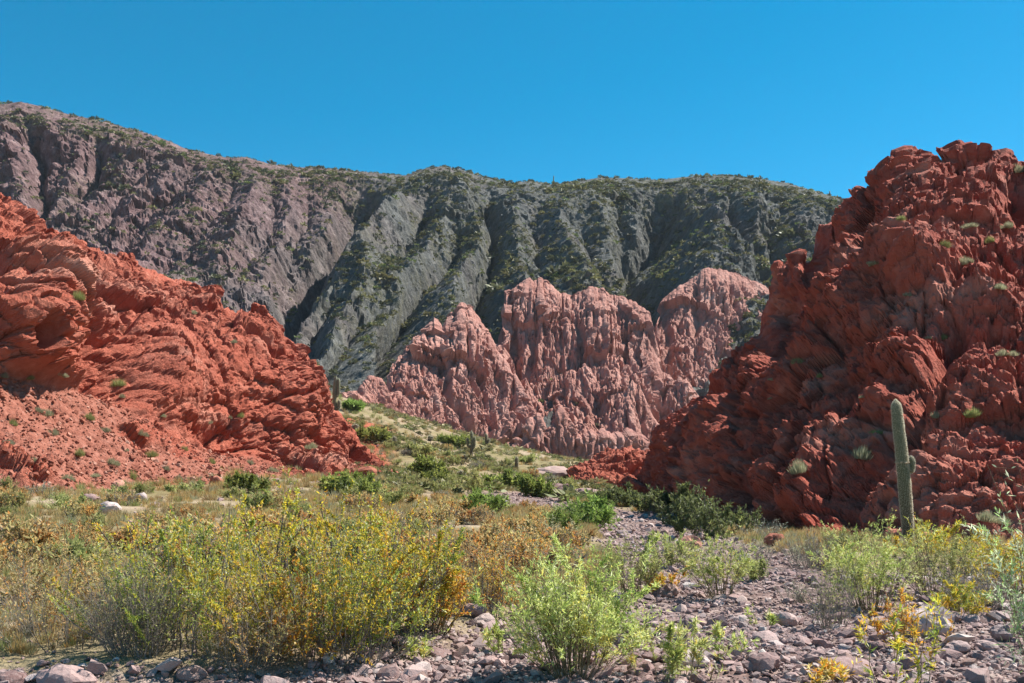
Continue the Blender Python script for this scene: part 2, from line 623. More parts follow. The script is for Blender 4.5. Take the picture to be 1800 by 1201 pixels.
DEEP = [(GUL[0], 50, 32), (GUL[2], 36, 22), (GUL[12], 14, 8), (GUL[10], 14, 8), (GUL[1], 20, 8), (GUL[6], 20, 8)]
warp = 34 * fbm(P, 0.022, 4, 0.55)
warp2 = 30 * fbm(P, 0.022, 4, 0.55, off=40)
front = sstep(crest_d(PX) + 40, crest_d(PX) - 20, P[..., 1])
edge = sstep(0, 1, (PY - np.interp(PX, *np.array(SKY_M).T)) / 30.0)
edge2 = sstep(0, 1, (PY - np.interp(PX, *np.array(SKY_M).T)) / 60.0)
wx, wy = PX + warp + 3 * fbm(P, 0.12, 2, off=50), PY + warp2 + 3 * fbm(P, 0.12, 2, off=53)
dmin = np.full(PX.shape, 1e9, np.float32)
for pts in GUL:
    for (x0, y0), (x1, y1) in zip(pts[:-1], pts[1:]):
        ex, ey = x1 - x0, y1 - y0
        t = np.clip(((wx - x0) * ex + (wy - y0) * ey) / (ex * ex + ey * ey), 0, 1)
        dmin = np.minimum(dmin, np.hypot(wx - x0 - t * ex, wy - y0 - t * ey))
dcap = 62 + 30 * fbm(P, 0.02, 2, off=90)
spur = 0.27 * (np.minimum(dmin, dcap) + 0.25 * np.maximum(dmin - dcap, 0)) - 7.0
disp = spur * edge2 * (1 - 0.5 * sstep(560, 380, PX)) - line_field(wx, wy, DEEP) * edge + line_field(wx, wy, [([(722, 325), (690, 380), (640, 430), (570, 500), (500, 560)], 24, 13), ([(1205, 330), (1212, 390), (1245, 440), (1290, 485)], 24, 12)]) * edge2
Q = P.copy()
Q[..., 0] += 7 * fbm(P, 0.035, 3, off=5) + 0.22 * (P[..., 1] - 300) * np.where(PX < 500, -1, 0.3)
Q[..., 1] *= 0.6
Q[..., 2] *= 0.6
b1 = billow(Q, 0.035, 3, 0.5)
leftm = sstep(620, 300, PX)
P1 = P + N * (disp * front)[..., None]
car = flow_carve(P1, 16.0 * fbm(P, 0.022, 4, 0.5, off=21) + 1.5 * fbm(P, 0.25, 3, 0.6, off=9), 0.06, 0.5, 0.62, 12, 5.0)
fa1, ed1 = facets(P * np.array((0.10, 0.10, 0.075), np.float32) + 0.25 * fbm(P, 0.1, 2)[..., None], 4, 0.8)
fa2, ed2 = facets(P * 0.24 + 0.25 * fbm(P, 0.3, 2)[..., None], 5, 0.9)
rough = np.clip(0.55 + 0.45 * leftm + 1.2 * fbm(P, 0.02, 2, off=61), 0.25, 1.4)
f3 = fbm(P, 0.22, 4, 0.7, off=3)
crag = 1 - billow(P, 0.055, 5, 0.62, off=44)
disp += (1.5 - car + 2.0 * (b1 - 0.5)) * edge + (rough * (3.0 * fa1 + 1.7 * fa2 + 5.0 * (crag - 0.5)) + 2.6 * f3) * (0.5 + 0.5 * edge)
# rounded buttresses under the skyline at the far end
but = sstep(420, 250, PX) * sstep(420, 330, PY + 0.25 * PX)
Qb = np.stack([P[..., 0] + 0.3 * P[..., 2], P[..., 1] * 0.1, P[..., 2] * 0.12], -1)
disp += but * edge * 8.0 * (billow(Qb, 0.03, 2, 0.4, off=8) - 0.55)
N2 = N * np.array((1, 1, 0.6), np.float32)
P2 = P + N2 * (disp * front)[..., None]
veg = np.clip(0.25 + 0.5 * sstep(620, 760, PX) + 0.55 * np.exp(-((PX - 640) / 130) ** 2 - ((PY - 560) / 110) ** 2) + 0.9 * sstep(36, 0, PY - np.interp(PX, *np.array(SKY_M).T))
              + 0.9 * fbm(P, 0.03, 3, off=77), 0, 1) * (0.35 + 0.65 * sstep(0.2, 0.6, b1))
mauve = np.clip(sstep(820, 380, PX + 0.9 * (PY - 330)) + 0.3 * sstep(690, 560, PX) * sstep(360, 320, PY), 0, 1)
land('mountain', P2, M['mountain'], 'dark grey and mauve mountain ridge with gullies behind the pink cliffs',
     {'veg': veg, 'mauve': mauve})
MTN = (P2, PX, PY, veg, grid_normals(P2))


# ------------------------------------------------------------------ the fluted salmon cliffs
def salmon_cliff(name, label, px0, px1, nx, base, crest, dback, segs, amp, seed, jag=8.0, mid=None, mat='salmon'):
    rng = np.random.default_rng(seed)
    cx = np.linspace(px0, px1, 500)
    cr = np.array(crest, float)
    cpy = np.interp(cx, cr[:, 0], cr[:, 1])
    cd = np.interp(cx, cr[:, 0], cr[:, 2])
    j = np.stack([cx * 0.05, cx * 0 + seed * 3.1, cx * 0], -1)
    spikes = billow(j, 1.0, 3, 0.6)
    cpy = cpy + jag * (0.5 - spikes) * 2
    crest2 = list(zip(cx, cpy, cd))
    ba = np.array(base, float)
    bpy_, bd = np.interp(cx, ba[:, 0], ba[:, 1]), np.interp(cx, ba[:, 0], ba[:, 2])
    m1 = 0.5
    rows = [
        list(zip(cx, bpy_ + 45, bd - 6)),
        list(zip(cx, bpy_, bd)),
        list(zip(cx, bpy_ + (cpy - bpy_) * 0.5, bd + (cd - bd) * (mid or 0.38))),
        crest2,
        list(zip(cx, cpy + 6, cd + 5)),
        list(zip(cx, cpy + 140, cd + 40)),
    ]
    P, V = patch(px0, px1, nx, rows, segs, 2.0, {2: 1.5})
    N = grid_normals(P)
    h = sstep(2.95, 2.3, V)[:, None] * np.ones((1, nx)) * 0.75 + 0.25
    Q = P.copy()
    w = 1.6 * fbm(P, 0.09, 3, off=seed)
    Q[..., 0] += w
    Q[..., 1] = Q[..., 1] * 0.25 + seed
    Q[..., 2] *= 0.13
    fl = billow(Q, 0.06, 2, 0.5)
    Q2 = Q * np.array((1, 1, 0.45), np.float32)
    fl2 = billow(Q2, 0.38, 3, 0.6, off=5)
    ro = fbm(P, 0.3, 4, 0.65, off=seed)
    fc, _ = facets(P * np.array((0.045, 0.045, 0.022), np.float32) + 0.3 * fbm(P, 0.05, 2, off=seed)[..., None], seed + 2, 1.0)
    big = amp * (0.9 * (fl - 0.5) + 0.9 * fc)
    P1 = P + N * big[..., None]
    car = flow_carve(P1, 3.0 * fbm(P, 0.1, 3, off=seed + 1) + 0.7 * fbm(P, 0.6, 2, off=3), 0.42, 0.34, 1.0, 7, amp * 0.9)
    fa, ed = facets(P * np.array((0.13, 0.13, 0.025), np.float32) + 0.35 * fbm(P, 0.12, 3)[..., None], seed, 0.7)
    fb, ed2 = facets(P * np.array((0.42, 0.42, 0.36), np.float32) + 0.35 * fbm(P, 0.4, 3)[..., None], seed + 1, 0.8)
    d = big + 1.0 - car + amp * (0.55 * fa + 0.15 * fb + 0.42 * (fl2 - 0.5) + 0.25 * ro)
    P2 = P + N * (d * h)[..., None]
    return land(name, P2, M[mat], label)


salmon_cliff('badland_cliff', 'salmon pink fluted clay cliff under the grey mountain, hidden in part by the red bluff', 1135, 1520, 260,
             [(1100, 700, 268), (1140, 690, 266), (1200, 715, 262), (1520, 740, 262)],
             [(1135, 680, 270), (1146, 640, 278), (1153, 565, 290), (1165, 533, 298), (1200, 503, 304), (1240, 475, 306), (1290, 482, 308), (1330, 497, 308), (1400, 540, 308), (1520, 560, 308)],
             40, [10, 60, 80, 4, 4], 2.6, 3, 2.0)
salmon_cliff('badland_cliff', 'tall salmon pink clay cliff with pale ribbed spires in the middle of the valley head', 862, 1260, 400,
             [(862, 730, 232), (930, 760, 226), (1000, 790, 218), (1100, 815, 212), (1180, 820, 214), (1260, 835, 214)],
             [(862, 690, 240), (874, 640, 248), (884, 570, 258), (893, 512, 266), (930, 490, 270), (962, 500, 270), (985, 518, 268), (1008, 525, 266), (1030, 512, 268), (1055, 509, 270), (1085, 522, 268), (1115, 532, 266),
              (1138, 555, 262), (1150, 600, 256), (1165, 650, 248), (1185, 668, 242), (1205, 664, 240), (1222, 690, 236), (1260, 760, 230)],
             40, [10, 90, 90, 4, 4], 3.0, 7, 4.0)
salmon_cliff('badland_cliff', 'jagged salmon pink clay cliff cut by dark slots beside the grassy slope', 676, 978, 330,
             [(676, 730, 188), (700, 738, 190), (760, 762, 192), (810, 782, 194), (900, 778, 198), (978, 790, 202)],
             [(676, 690, 200), (690, 640, 208), (720, 602, 214), (745, 580, 218), (765, 562, 221), (782, 590, 219), (792, 560, 222), (815, 532, 226), (832, 548, 226), (850, 575, 224), (868, 610, 220), (885, 628, 217), (905, 662, 214),
              (925, 700, 210), (950, 735, 208), (978, 770, 206)],
             40, [10, 80, 70, 4, 4], 2.6, 12, 6.0)
salmon_cliff('badland_cliff', 'small salmon and grey clay spur at the top of the grassy slope', 575, 690, 120,
             [(575, 700, 170), (620, 712, 176), (690, 740, 184)],
             [(575, 722, 176), (600, 708, 180), (625, 690, 184), (650, 662, 190), (668, 668, 190), (682, 705, 187), (690, 740, 185)],
             40, [10, 30, 24, 4, 4], 1.4, 15, 2.0)
salmon_cliff('badland_spire', 'pale ribbed clay spire standing in front of the tall pink cliff', 1058, 1178, 150,
             [(1058, 812, 198), (1110, 812, 196), (1178, 822, 198)],
             [(1058, 790, 203), (1080, 735, 206), (1100, 690, 209), (1112, 668, 211), (1124, 672, 211), (1138, 700, 208), (1150, 730, 206), (1162, 745, 205), (1178, 800, 202)],
             40, [8, 40, 30, 4, 4], 1.8, 21, 6.0)
salmon_cliff('badland_spire', 'low row of pink clay hoodoos at the foot of the tall cliff', 890, 1165, 300,
             [(890, 800, 180), (960, 812, 182), (1050, 822, 184), (1165, 832, 188)],
             [(890, 782, 184), (915, 775, 185), (935, 740, 187), (945, 725, 188), (955, 752, 187), (968, 768, 186), (980, 730, 188), (988, 722, 189), (1000, 745, 188), (1010, 768, 187), (1040, 765, 188), (1060, 758, 189), (1080, 770, 188), (1105, 762, 190),
              (1130, 772, 191), (1150, 790, 191), (1165, 812, 190)],
             40, [8, 34, 30, 4, 4], 1.6, 26, 7.0)


# ------------------------------------------------------------------ red sandstone
def rock_detail(P, bed, seed, big=1.0, ledge=1.0, block=1.0, pit=0.0, fine=2.8):
    bed = np.array(bed, np.float32)
    bed /= np.linalg.norm(bed)
    w = fbm(P, 0.05, 3, off=seed) * 2.4 + fbm(P, 0.25, 3, off=seed + 4) * 0.6
    b = (P @ bed) + w

    def step(freq):
        u = b * freq
        f = u - np.floor(u)
        return sstep(0.0, 0.22, f) - 0.75 * f ** 2 * sstep(0.0, 0.22, f)
    lf = 0.5 + fbm(P, 0.08, 2, off=seed + 9)
    d = ledge * (0.8 * step(0.36) + 0.35 * step(0.95) * np.clip(lf, 0, 1) + 0.1 * step(2.6))
    S = P + 0.35 * fbm(P, 0.5, 3, off=seed)[..., None]
    h, e, f = facets(S * np.array((0.15, 0.15, 0.24), np.float32), seed, 0.6, True)
    d = d + block * (1.35 * h - 0.5 * f * f - 0.45 * sstep(0.07, 0.0, e))
    h, e, f = facets(S * np.array((0.42, 0.42, 0.7), np.float32), seed + 1, 0.7, True)
    d = d + block * (0.72 * h - 0.25 * f * f - 0.3 * sstep(0.10, 0.0, e))
    h, e, f = facets(S * np.array((1.15, 1.15, 1.8), np.float32), seed + 2, 0.75, True)
    d = d + block * (0.32 * h - 0.1 * f * f - 0.1 * sstep(0.10, 0.0, e))
    h, e = facets(P * fine, seed + 3, 0.7)
    d = d + 0.15 * h
    d = d + big * 1.5 * fbm(P, 0.07, 3, off=seed + 20) + 0.42 * fbm(P, 0.8, 4, 0.68, off=seed + 22)
    if pit:
        f1, f2, c = worley(S * 1.1, seed + 5)
        d = d - pit * 0.55 * sstep(0.42, 0.1, f1) * (c > 0.45)
        f1, f2, c = worley(S * 2.4, seed + 6)
        d = d - pit * 0.3 * sstep(0.4, 0.1, f1) * (c > 0.5)
    return d - d.mean()


SKY_L = [(-420, 160), (-150, 270), (-60, 310), (0, 346), (22, 362), (42, 380), (60, 402), (72, 425), (100, 434), (130, 452), (152, 466), (190, 462), (235, 459), (255, 468), (275, 474), (300, 488), (335, 492), (352, 500),
         (362, 506), (380, 508), (388, 530), (400, 542), (430, 546), (448, 534), (465, 540), (484, 556), (482, 570), (505, 596), (530, 612), (545, 640), (560, 660), (566, 690), (580, 706), (596, 728), (606, 748),
         (628, 772), (648, 798), (668, 822), (700, 850), (760, 890)]


def cl_d(x):
    return np.interp(x, [-420, -150, 0, 150, 300, 480, 560, 620, 700, 760], [60, 66, 72, 84, 94, 100, 101, 99, 96, 95])


rows = [
    [(-420, 960, 34), (0, 920, 41), (300, 890, 54), (500, 872, 72), (668, 868, 88), (760, 920, 90)],
    [(-420, 900, 36), (0, 868, 44), (150, 860, 50), (300, 852, 58), (430, 838, 68), (560, 834, 78), (668, 832, 90), (760, 900, 91)],
    [(-420, 690, 46), (0, 690, 52), (100, 700, 57), (200, 730, 62), (300, 775, 68), (400, 800, 74), (500, 812, 80), (600, 818, 87), (668, 828, 92), (760, 898, 92)],
    [(-420, 560, 48), (0, 560, 54), (100, 560, 60), (160, 580, 68), (250, 620, 73), (400, 640, 80), (500, 660, 86), (560, 740, 90), (620, 800, 93), (668, 826, 94), (760, 896, 93)],
    [(-420, 420, 53), (0, 460, 59), (100, 490, 66), (160, 510, 75), (250, 545, 82), (350, 570, 88), (450, 590, 92), (520, 630, 95), (560, 690, 97), (620, 780, 97), (668, 824, 95), (760, 894, 94)],
    [(x, y, cl_d(x)) for x, y in SKY_L],
    [(x, y + 10, cl_d(x) + 6) for x, y in SKY_L],
    [(x, y + 150, cl_d(x) + 40) for x, y in SKY_L],
]
P, V = patch(-400, 760, 570, rows, [14, 60, 70, 80, 90, 5, 5], 4, {2: 2, 3: 2, 4: 2})
PX, PY = project(P)
N = grid_normals(P)
Vg = V[:, None] + 0 * PX
talus_line = np.interp(PX, [-420, 0, 110, 170, 230, 300, 360, 440, 500, 560, 620], [640, 645, 680, 690, 722, 758, 790, 806, 830, 900, 900])
talus = sstep(-14, 14, PY - talus_line)
d = rock_detail(P, (0.12, -0.25, 1.0), 2, 1.0, 0.9, 1.2, 0.0, 2.2)
soft = sstep(130, 250, PX) * sstep(560, 440, PX) * sstep(560, 640, PY)    # the smooth rounded face
dm = d * (0.9 - 0.42 * soft)
# buttress, hollow face and cave
dm += 3.2 * np.exp(-((PX - 60) / 55) ** 2 - ((PY - 560) / 130) ** 2)
dm += -3.0 * np.exp(-((PX - 165) / 45) ** 2 - ((PY - 640) / 60) ** 2)
dm += -2.0 * np.exp(-((PX - 210) / 40) ** 2 - ((PY - 690) / 40) ** 2)
dm += 2.6 * np.exp(-((PX - 290) / 60) ** 2 - ((PY - 660) / 70) ** 2)
dm += -2.2 * np.exp(-((PX - 400) / 60) ** 2 - ((PY - 765) / 22) ** 2)
dm += 1.6 * np.exp(-((PX - 430) / 55) ** 2 - ((PY - 610) / 30) ** 2)
dm += 1.8 * np.exp(-((PX - 520) / 40) ** 2 - ((PY - 690) / 60) ** 2)
dm += -3.5 * sstep(13, 8, np.hypot((PX - 26), (PY - 606) * 0.45))
dm += 1.0 * np.exp(-((PX - 372) / 14) ** 2 - ((PY - 520) / 12) ** 2)
f1, f2, c = worley(P * 1.3, 33)
tal = 0.3 * fbm(P, 0.3, 4, off=55) + 0.22 * (c - 0.5) * sstep(0, 0.2, f2 - f1) + 0.5 * (billow(P * np.array((1, 1, .35), np.float32), 0.16, 3, off=3) - 0.5)
ribs = fbm(P, 0.16, 3, off=60)
talus = talus * (1 - 0.85 * sstep(0.2, 0.38, ribs + 0.1 * sstep(150, 0, PX)))
dm = dm * (1 - talus) + tal * talus
P2 = P + N * (dm * sstep(6.6, 5.4, Vg) * (0.45 + 0.55 * sstep(5.0, 4.7, Vg)))[..., None]
land('red_outcrop', P2, M['red_left'], 'sunlit layered red sandstone outcrop with a scree slope at its foot', {'scree': talus})

SKY_R = [(1108, 890), (1122, 868), (1130, 850), (1138, 812), (1146, 775), (1150, 757), (1162, 738), (1176, 733), (1186, 742), (1196, 716), (1206, 690), (1222, 676), (1238, 646), (1262, 634), (1290, 612), (1306, 596), (1318, 570), (1322, 530), (1334, 494),
         (1346, 476), (1352, 452), (1362, 456), (1376, 446), (1392, 432), (1402, 446), (1408, 420), (1412, 392), (1424, 374), (1446, 370), (1456, 369), (1466, 378), (1480, 362), (1492, 346), (1512, 332), (1530, 312), (1544, 298), (1556, 278), (1572, 272),
         (1590, 280), (1602, 284), (1622, 274), (1650, 278), (1676, 284), (1690, 270), (1706, 263), (1720, 264), (1738, 272), (1752, 272), (1766, 265), (1786, 275), (1800, 278), (1900, 240), (2050, 230), (2400, 300)]

SKY_R = [(x + 14 * min(1, max(0, (1640 - x) / 60)), y + 12) for x, y in SKY_R]


def cr_d(x):
    return np.interp(x, [1108, 1180, 1260, 1340, 1420, 1500, 1570, 1700, 1800, 2000, 2400], [100, 100, 96, 90, 84, 77, 70, 72, 70, 66, 66])


rows = [
    [(1108, 930, 88), (1200, 930, 66), (1300, 985, 40), (1500, 1010, 30), (1800, 1010, 28), (2400, 1040, 27)],
    [(1108, 895, 93), (1130, 878, 88), (1180, 895, 72), (1240, 915, 56), (1300, 932, 45), (1400, 945, 36), (1600, 955, 31.5), (1800, 955, 30), (2400, 985, 29)],
    [(1108, 893, 95), (1130, 868, 91), (1180, 830, 78), (1240, 810, 64), (1300, 800, 53), (1400, 790, 43.5), (1600, 780, 35.5), (1800, 780, 33.5), (2400, 790, 32)],
    [(1108, 892, 97), (1130, 860, 93), (1180, 780, 86), (1240, 730, 76), (1300, 700, 66), (1400, 650, 53), (1600, 600, 43), (1800, 600, 40), (2400, 600, 38)],
    [(1108, 891, 98), (1130, 855, 96), (1180, 755, 94), (1240, 690, 88), (1300, 650, 80), (1400, 530, 68), (1500, 460, 60), (1600, 430, 54), (1800, 420, 51), (2400, 450, 48)],
    [(x, y, cr_d(x)) for x, y in SKY_R],
    [(x, y + 12, cr_d(x) + 6) for x, y in SKY_R],
    [(x, y + 220, cr_d(x) + 45) for x, y in SKY_R],
]
P, V = patch(1108, 2120, 685, rows, [12, 80, 90, 90, 90, 5, 5], 4, {2: 2, 3: 2, 4: 2}, [(1108, 0), (1180, 0.14), (1420, 0.50), (1830, 0.94), (2120, 1)])
PX, PY = project(P)
N = grid_normals(P)
Vg = V[:, None] + 0 * PX
d = rock_detail(P, (0.45, -0.2, 1.0), 5, 1.0, 0.22, 1.0, 1.5)
# ribs and gullies that run down towards the valley
Q = np.stack([P[..., 0] * 0.75 - P[..., 2] * 0.55, P[..., 1] * 0.3, P[..., 2] * 0.16 + P[..., 0] * 0.1], -1)
d = d * 0.72 + 0.35 * fbm(P, 1.6, 2, off=77) + 2.4 * (billow(Q, 0.11, 3, 0.55, off=14) - 0.5)


def blob(x, y, rx, ry, s):
    return s * np.exp(-((PX - x) / rx) ** 2 - ((PY - y) / ry) ** 2)


d += blob(1375, 575, 30, 55, -9.0) + blob(1445, 455, 26, 65, -6.0) + blob(1245, 690, 25, 22, -2.5) + blob(1330, 690, 30, 45, -2.0) + blob(1540, 410, 30, 40, -1.8)
d += blob(1620, 480, 60, 45, 2.0) + blob(1500, 560, 55, 40, 1.2) + blob(1590, 640, 60, 40, 1.5) + blob(1410, 430, 14, 50, 1.2) + blob(1790, 340, 30, 45, -3.0)
d += line_field(PX, PY, [([(1250, 900), (1290, 800), (1330, 730), (1380, 650)], 18, 2.0), ([(1400, 880), (1470, 780), (1560, 700)], 22, 1.4)])
d -= line_field(PX, PY, [([(1310, 880), (1360, 780), (1410, 700)], 14, 1.6), ([(1680, 560), (1650, 640), (1600, 720), (1540, 800)], 14, 1.4), ([(1460, 920), (1500, 830), (1560, 770)], 14, 1.2)])
P2 = P + N * (d * sstep(6.6, 5.4, Vg) * (0.32 + 0.68 * sstep(5.0, 4.6, Vg)) * (0.25 + 0.75 * sstep(0.7, 1.5, Vg)))[..., None]
land('red_cliff', P2, M['red_right'], 'steep dark red pitted sandstone bluff behind the tall cactus')

# low red rocks at the bend of the stream
rows = [
    [(1000, 880, 116), (1150, 880, 116)],
    [(1000, 850, 118), (1060, 852, 116), (1150, 862, 116)],
    [(1000, 838, 121), (1025, 826, 121), (1060, 824, 121), (1100, 826, 121), (1150, 830, 121)],
    [(1000, 836, 125), (1025, 818, 124), (1060, 806, 125), (1100, 808, 124), (1150, 812, 124)],
    [(1000, 834, 130), (1018, 828, 130), (1030, 812, 130), (1040, 795, 130), (1062, 788, 131), (1085, 790, 131), (1095, 784, 131), (1112, 788, 131), (1125, 802, 131), (1150, 800, 131)],
    [(1000, 850, 138), (1060, 800, 138), (1150, 815, 138)],
    [(1000, 900, 150), (1150, 900, 150)],
]
P, V = patch(1000, 1150, 150, rows, [6, 24, 24, 24, 6, 6], 3)
N = grid_normals(P)
d = rock_detail(P, (0.1, -0.2, 1.0), 9, 0.5, 1.0, 1.2)
P2 = P + N * (d * 0.75)[..., None]
land('red_outcrop', P2, M['red_left'], 'low lumpy red rocks at the bend of the dry stream')

# ------------------------------------------------------------------ valley floor
CTRL = [  # column, row, distance
    (900, 1290, 7.0), (200, 1290, 7.0), (1600, 1290, 7.0), (1300, 1190, 8.9), (900, 1180, 9.2), (500, 1165, 9.8), (100, 1160, 10),
    (1700, 1180, 9.0), (1500, 1050, 14.8), (1200, 1050, 14.8), (800, 1040, 15), (400, 1030, 15), (50, 1030, 15), (1800, 1030, 16), (1600, 957, 29), (1300, 935, 40),
    (1200, 960, 27), (900, 950, 27), (600, 940, 27), (300, 935, 27), (0, 930, 27), (1800, 957, 29), (1400, 945, 34), (1100, 905, 52), (900, 895, 62), (700, 890, 55), (400, 885, 45), (200, 888, 40),
    (0, 868, 44), (150, 860, 50), (300, 852, 58), (430, 838, 68), (560, 833, 80), (668, 832, 92), (1130, 872, 88), (1000, 870, 92), (900, 868, 95), (800, 850, 98), (720, 830, 102),
    (1050, 850, 116), (950, 838, 122), (850, 815, 130), (750, 785, 135), (680, 755, 132), (620, 735, 122), (600, 700, 145), (650, 715, 155), (700, 732, 168), (760, 758, 180), (810, 776, 186), (900, 790, 180), (950, 805, 178),
    (1050, 818, 178), (1150, 828, 182), (1250, 840, 200), (560, 690, 160), (500, 700, 170), (420, 740, 150), (560, 770, 112), (700, 730, 240), (1100, 760, 280),
]
cp = np.array(CTRL, float)
cpw = unproject(cp[:, 0], cp[:, 1], cp[:, 2])
extra = np.array([(-300, 0, 1), (300, 0, 1), (0, -300, 0), (-200, 100, 8), (220, 100, 6), (-400, 400, 6), (400, 400, 6), (0, 600, 8), (-60, 10, 0.6), (60, 10, 0.6), (-3000, 0, 0), (3000, 0, 0), (0, 4000, 0), (0, -3000, 0),
                  (-20, -20, 0), (20, -20, 0), (0, 0, 0)], float)
cpw = np.concatenate([cpw, extra])
_A = np.linalg.norm(cpw[:, None, :2] - cpw[None, :, :2], axis=-1)
_A += 0.15 * np.eye(len(cpw))
_W = np.linalg.solve(_A, cpw[:, 2])


def base_z(x, y):
    x, y = np.asarray(x, float), np.asarray(y, float)
    out = np.zeros(np.broadcast(x, y).shape)
    for (cx, cy, _), w in zip(cpw, _W):
        out += w * np.sqrt((x - cx) ** 2 + (y - cy) ** 2)
    return out


# the stony bed of the stream, as a line of (x, y, half width)
BED = [(-9.0, 8.2, 1.3), (-3.6, 8.4, 1.2), (-0.6, 9.3, 1.6), (2.2, 11.5, 2.6), (4.4, 16, 2.6), (4.8, 24, 2.2), (5.0, 32, 2.0), (6.2, 44, 2.4), (7.5, 56, 3.0), (2.5, 66, 4.0), (-0.5, 74, 3.6), (4.0, 90, 3.0), (7.0, 105, 3.0)]
BED2 = [(2.2, 8.0, 4), (5.0, 8.5, 3.5), (8.0, 13, 3.0), (9.0, 18, 3.0)]


def bed_mask(x, y):
    best = np.full(np.broadcast(x, y).shape, 9.0)
    for B in (BED, BED2):
        for (x0, y0, w0), (x1, y1, w1) in zip(B[:-1], B[1:]):
            ex, ey = x1 - x0, y1 - y0
            t = np.clip(((x - x0) * ex + (y - y0) * ey) / (ex * ex + ey * ey), 0, 1)
            best = np.minimum(best, np.hypot(x - x0 - t * ex, y - y0 - t * ey) / (w0 + (w1 - w0) * t))
    return best


def ground_z(x, y):
    x, y = np.broadcast_arrays(np.asarray(x, float), np.asarray(y, float))
    z = base_z(x, y)
    r = np.hypot(x, y)
    m = bed_mask(x, y)
    Pn = np.stack([x, y, 0 * x], -1)
    z = z - 0.22 * sstep(1.25, 0.8, m) * sstep(200, 60, r)
    z = z + 0.10 * fbm(Pn, 0.5, 4) * sstep(600, 100, r) + 0.9 * fbm(Pn, 0.05, 3, off=3) * sstep(50, 120, r) * sstep(600, 200, r)
    z = z + 0.45 * (billow(Pn, 0.12, 3, off=7) - 0.5) * sstep(60, 110, r) * sstep(600, 200, r)
    z = z + 0.05 * (billow(Pn, 2.2, 3, off=9) - 0.5) * sstep(60, 25, r)
    return z


ang = np.concatenate([np.linspace(-180, -36, 40)[:-1], np.linspace(-36, 36, 310), np.linspace(36, 180, 40)[1:]])
rad = np.concatenate([np.geomspace(0.6, 6, 14)[:-1], np.geomspace(6, 230, 270), np.geomspace(230, 6000, 24)[1:]])
A_, R_ = np.meshgrid(np.radians(ang), rad)
GX, GY = np.sin(A_) * R_, np.cos(A_) * R_
GZ = ground_z(GX, GY)
P = np.stack([GX, GY, GZ], -1).astype(np.float32)
grav = sstep(1.3, 0.75, bed_mask(GX, GY))
gpx, gpy = 900 + F * GX / np.maximum(GY, 1), HZ - F * (GZ - EYE) / np.maximum(GY, 1)
redm = sstep(-4, 5, GY - np.interp(gpx, [-400, 0, 300, 430, 560, 690, 760], [34, 42, 56, 66, 77, 90, 300])) * sstep(720, 660, gpx) * (GY < 130) * (GY > 1)
redm = np.maximum(redm, sstep(-5, 2, GY - np.interp(gpx, [1120, 1180, 1300, 1400, 1600, 2400], [90, 72, 44, 35, 30.5, 28])) * (gpx > 1120) * (GY < 130) * (GY > 1))
land('ground', P, M['ground'], 'dry valley floor of scrub, pale soil and a stony stream bed', {'gravel': grav, 'red': redm}, remember=False)


def ground_at(px, py):
    """the point of the valley floor seen at a place in the photograph"""
    ds = np.geomspace(6.5, 230, 900)
    x = (px - 900) / F * ds
    z = EYE + (HZ - py) / F * ds
    under = z < ground_z(x, ds)
    i = int(np.argmax(under)) if under.any() else len(ds) - 1
    d0 = ds[i]
    return np.array([(px - 900) / F * d0, d0, float(ground_z((px - 900) / F * d0, d0))])


def ground_dist(px, d):
    x = (px - 900) / F * d
    return np.array([x, d, float(ground_z(x, d))])


def surf_at(px, py, only=None):
    best = None
    for name, V, sx, sy, n in SURF:
        if only and not name.startswith(only):
            continue
        dd = (sx - px) ** 2 + (sy - py) ** 2
        idx = np.where(dd < 16)[0]
        if len(idx) == 0:
            continue
        i = idx[np.argmin(V[idx, 1])]
        if best is None or V[i, 1] < best[0][1]:
            best = (V[i], n[i])
    return best

# ------------------------------------------------------------------ plants
def unit(v):
    return v / (np.linalg.norm(v, axis=-1, keepdims=True) + 1e-9)


def tubes(L, Rr, sides=3):
    """L (n,k,3) centre lines, Rr (n,k) radii -> vertices, quads"""
    n, k = L.shape[:2]
    T = unit(np.gradient(L, axis=1))
    ref = np.where(np.abs(T[..., 2:3]) > 0.9, np.array((1.0, 0, 0)), np.array((0, 0, 1.0)))
    U = unit(np.cross(T, ref))
    W = np.cross(T, U)
    a = np.arange(sides) * 2 * math.pi / sides
    V = L[:, :, None] + Rr[:, :, None, None] * (np.cos(a)[None, None, :, None] * U[:, :, None] + np.sin(a)[None, None, :, None] * W[:, :, None])
    idx = np.arange(n * k * sides).reshape(n, k, sides)
    nx_ = np.roll(idx, -1, axis=2)
    Fq = np.stack([idx[:, :-1], nx_[:, :-1], nx_[:, 1:], idx[:, 1:]], -1).reshape(-1, 4)
    return V.reshape(-1, 3), Fq


def leaf_quads(pos, d, n, ln, wd):
    side = unit(np.cross(d, n))
    up = np.cross(side, d)
    a = pos
    b = pos + d * (ln * 0.45)[:, None] + side * (wd * 0.5)[:, None] + up * (wd * 0.15)[:, None]
    c = pos + d * ln[:, None]
    e = pos + d * (ln * 0.45)[:, None] - side * (wd * 0.5)[:, None] + up * (wd * 0.15)[:, None]
    V = np.stack([a, b, c, e], 1).reshape(-1, 3)
    return V, np.arange(len(V)).reshape(-1, 4)


def pick(rng, pal, n):
    w = np.array([p[1] for p in pal], float)
    return np.array([p[0] for p in pal])[rng.choice(len(pal), n, p=w / w.sum())]


def bez(a, b, c, t):
    t = t[..., None]
    return (1 - t) ** 2 * a + 2 * t * (1 - t) * b + t * t * c


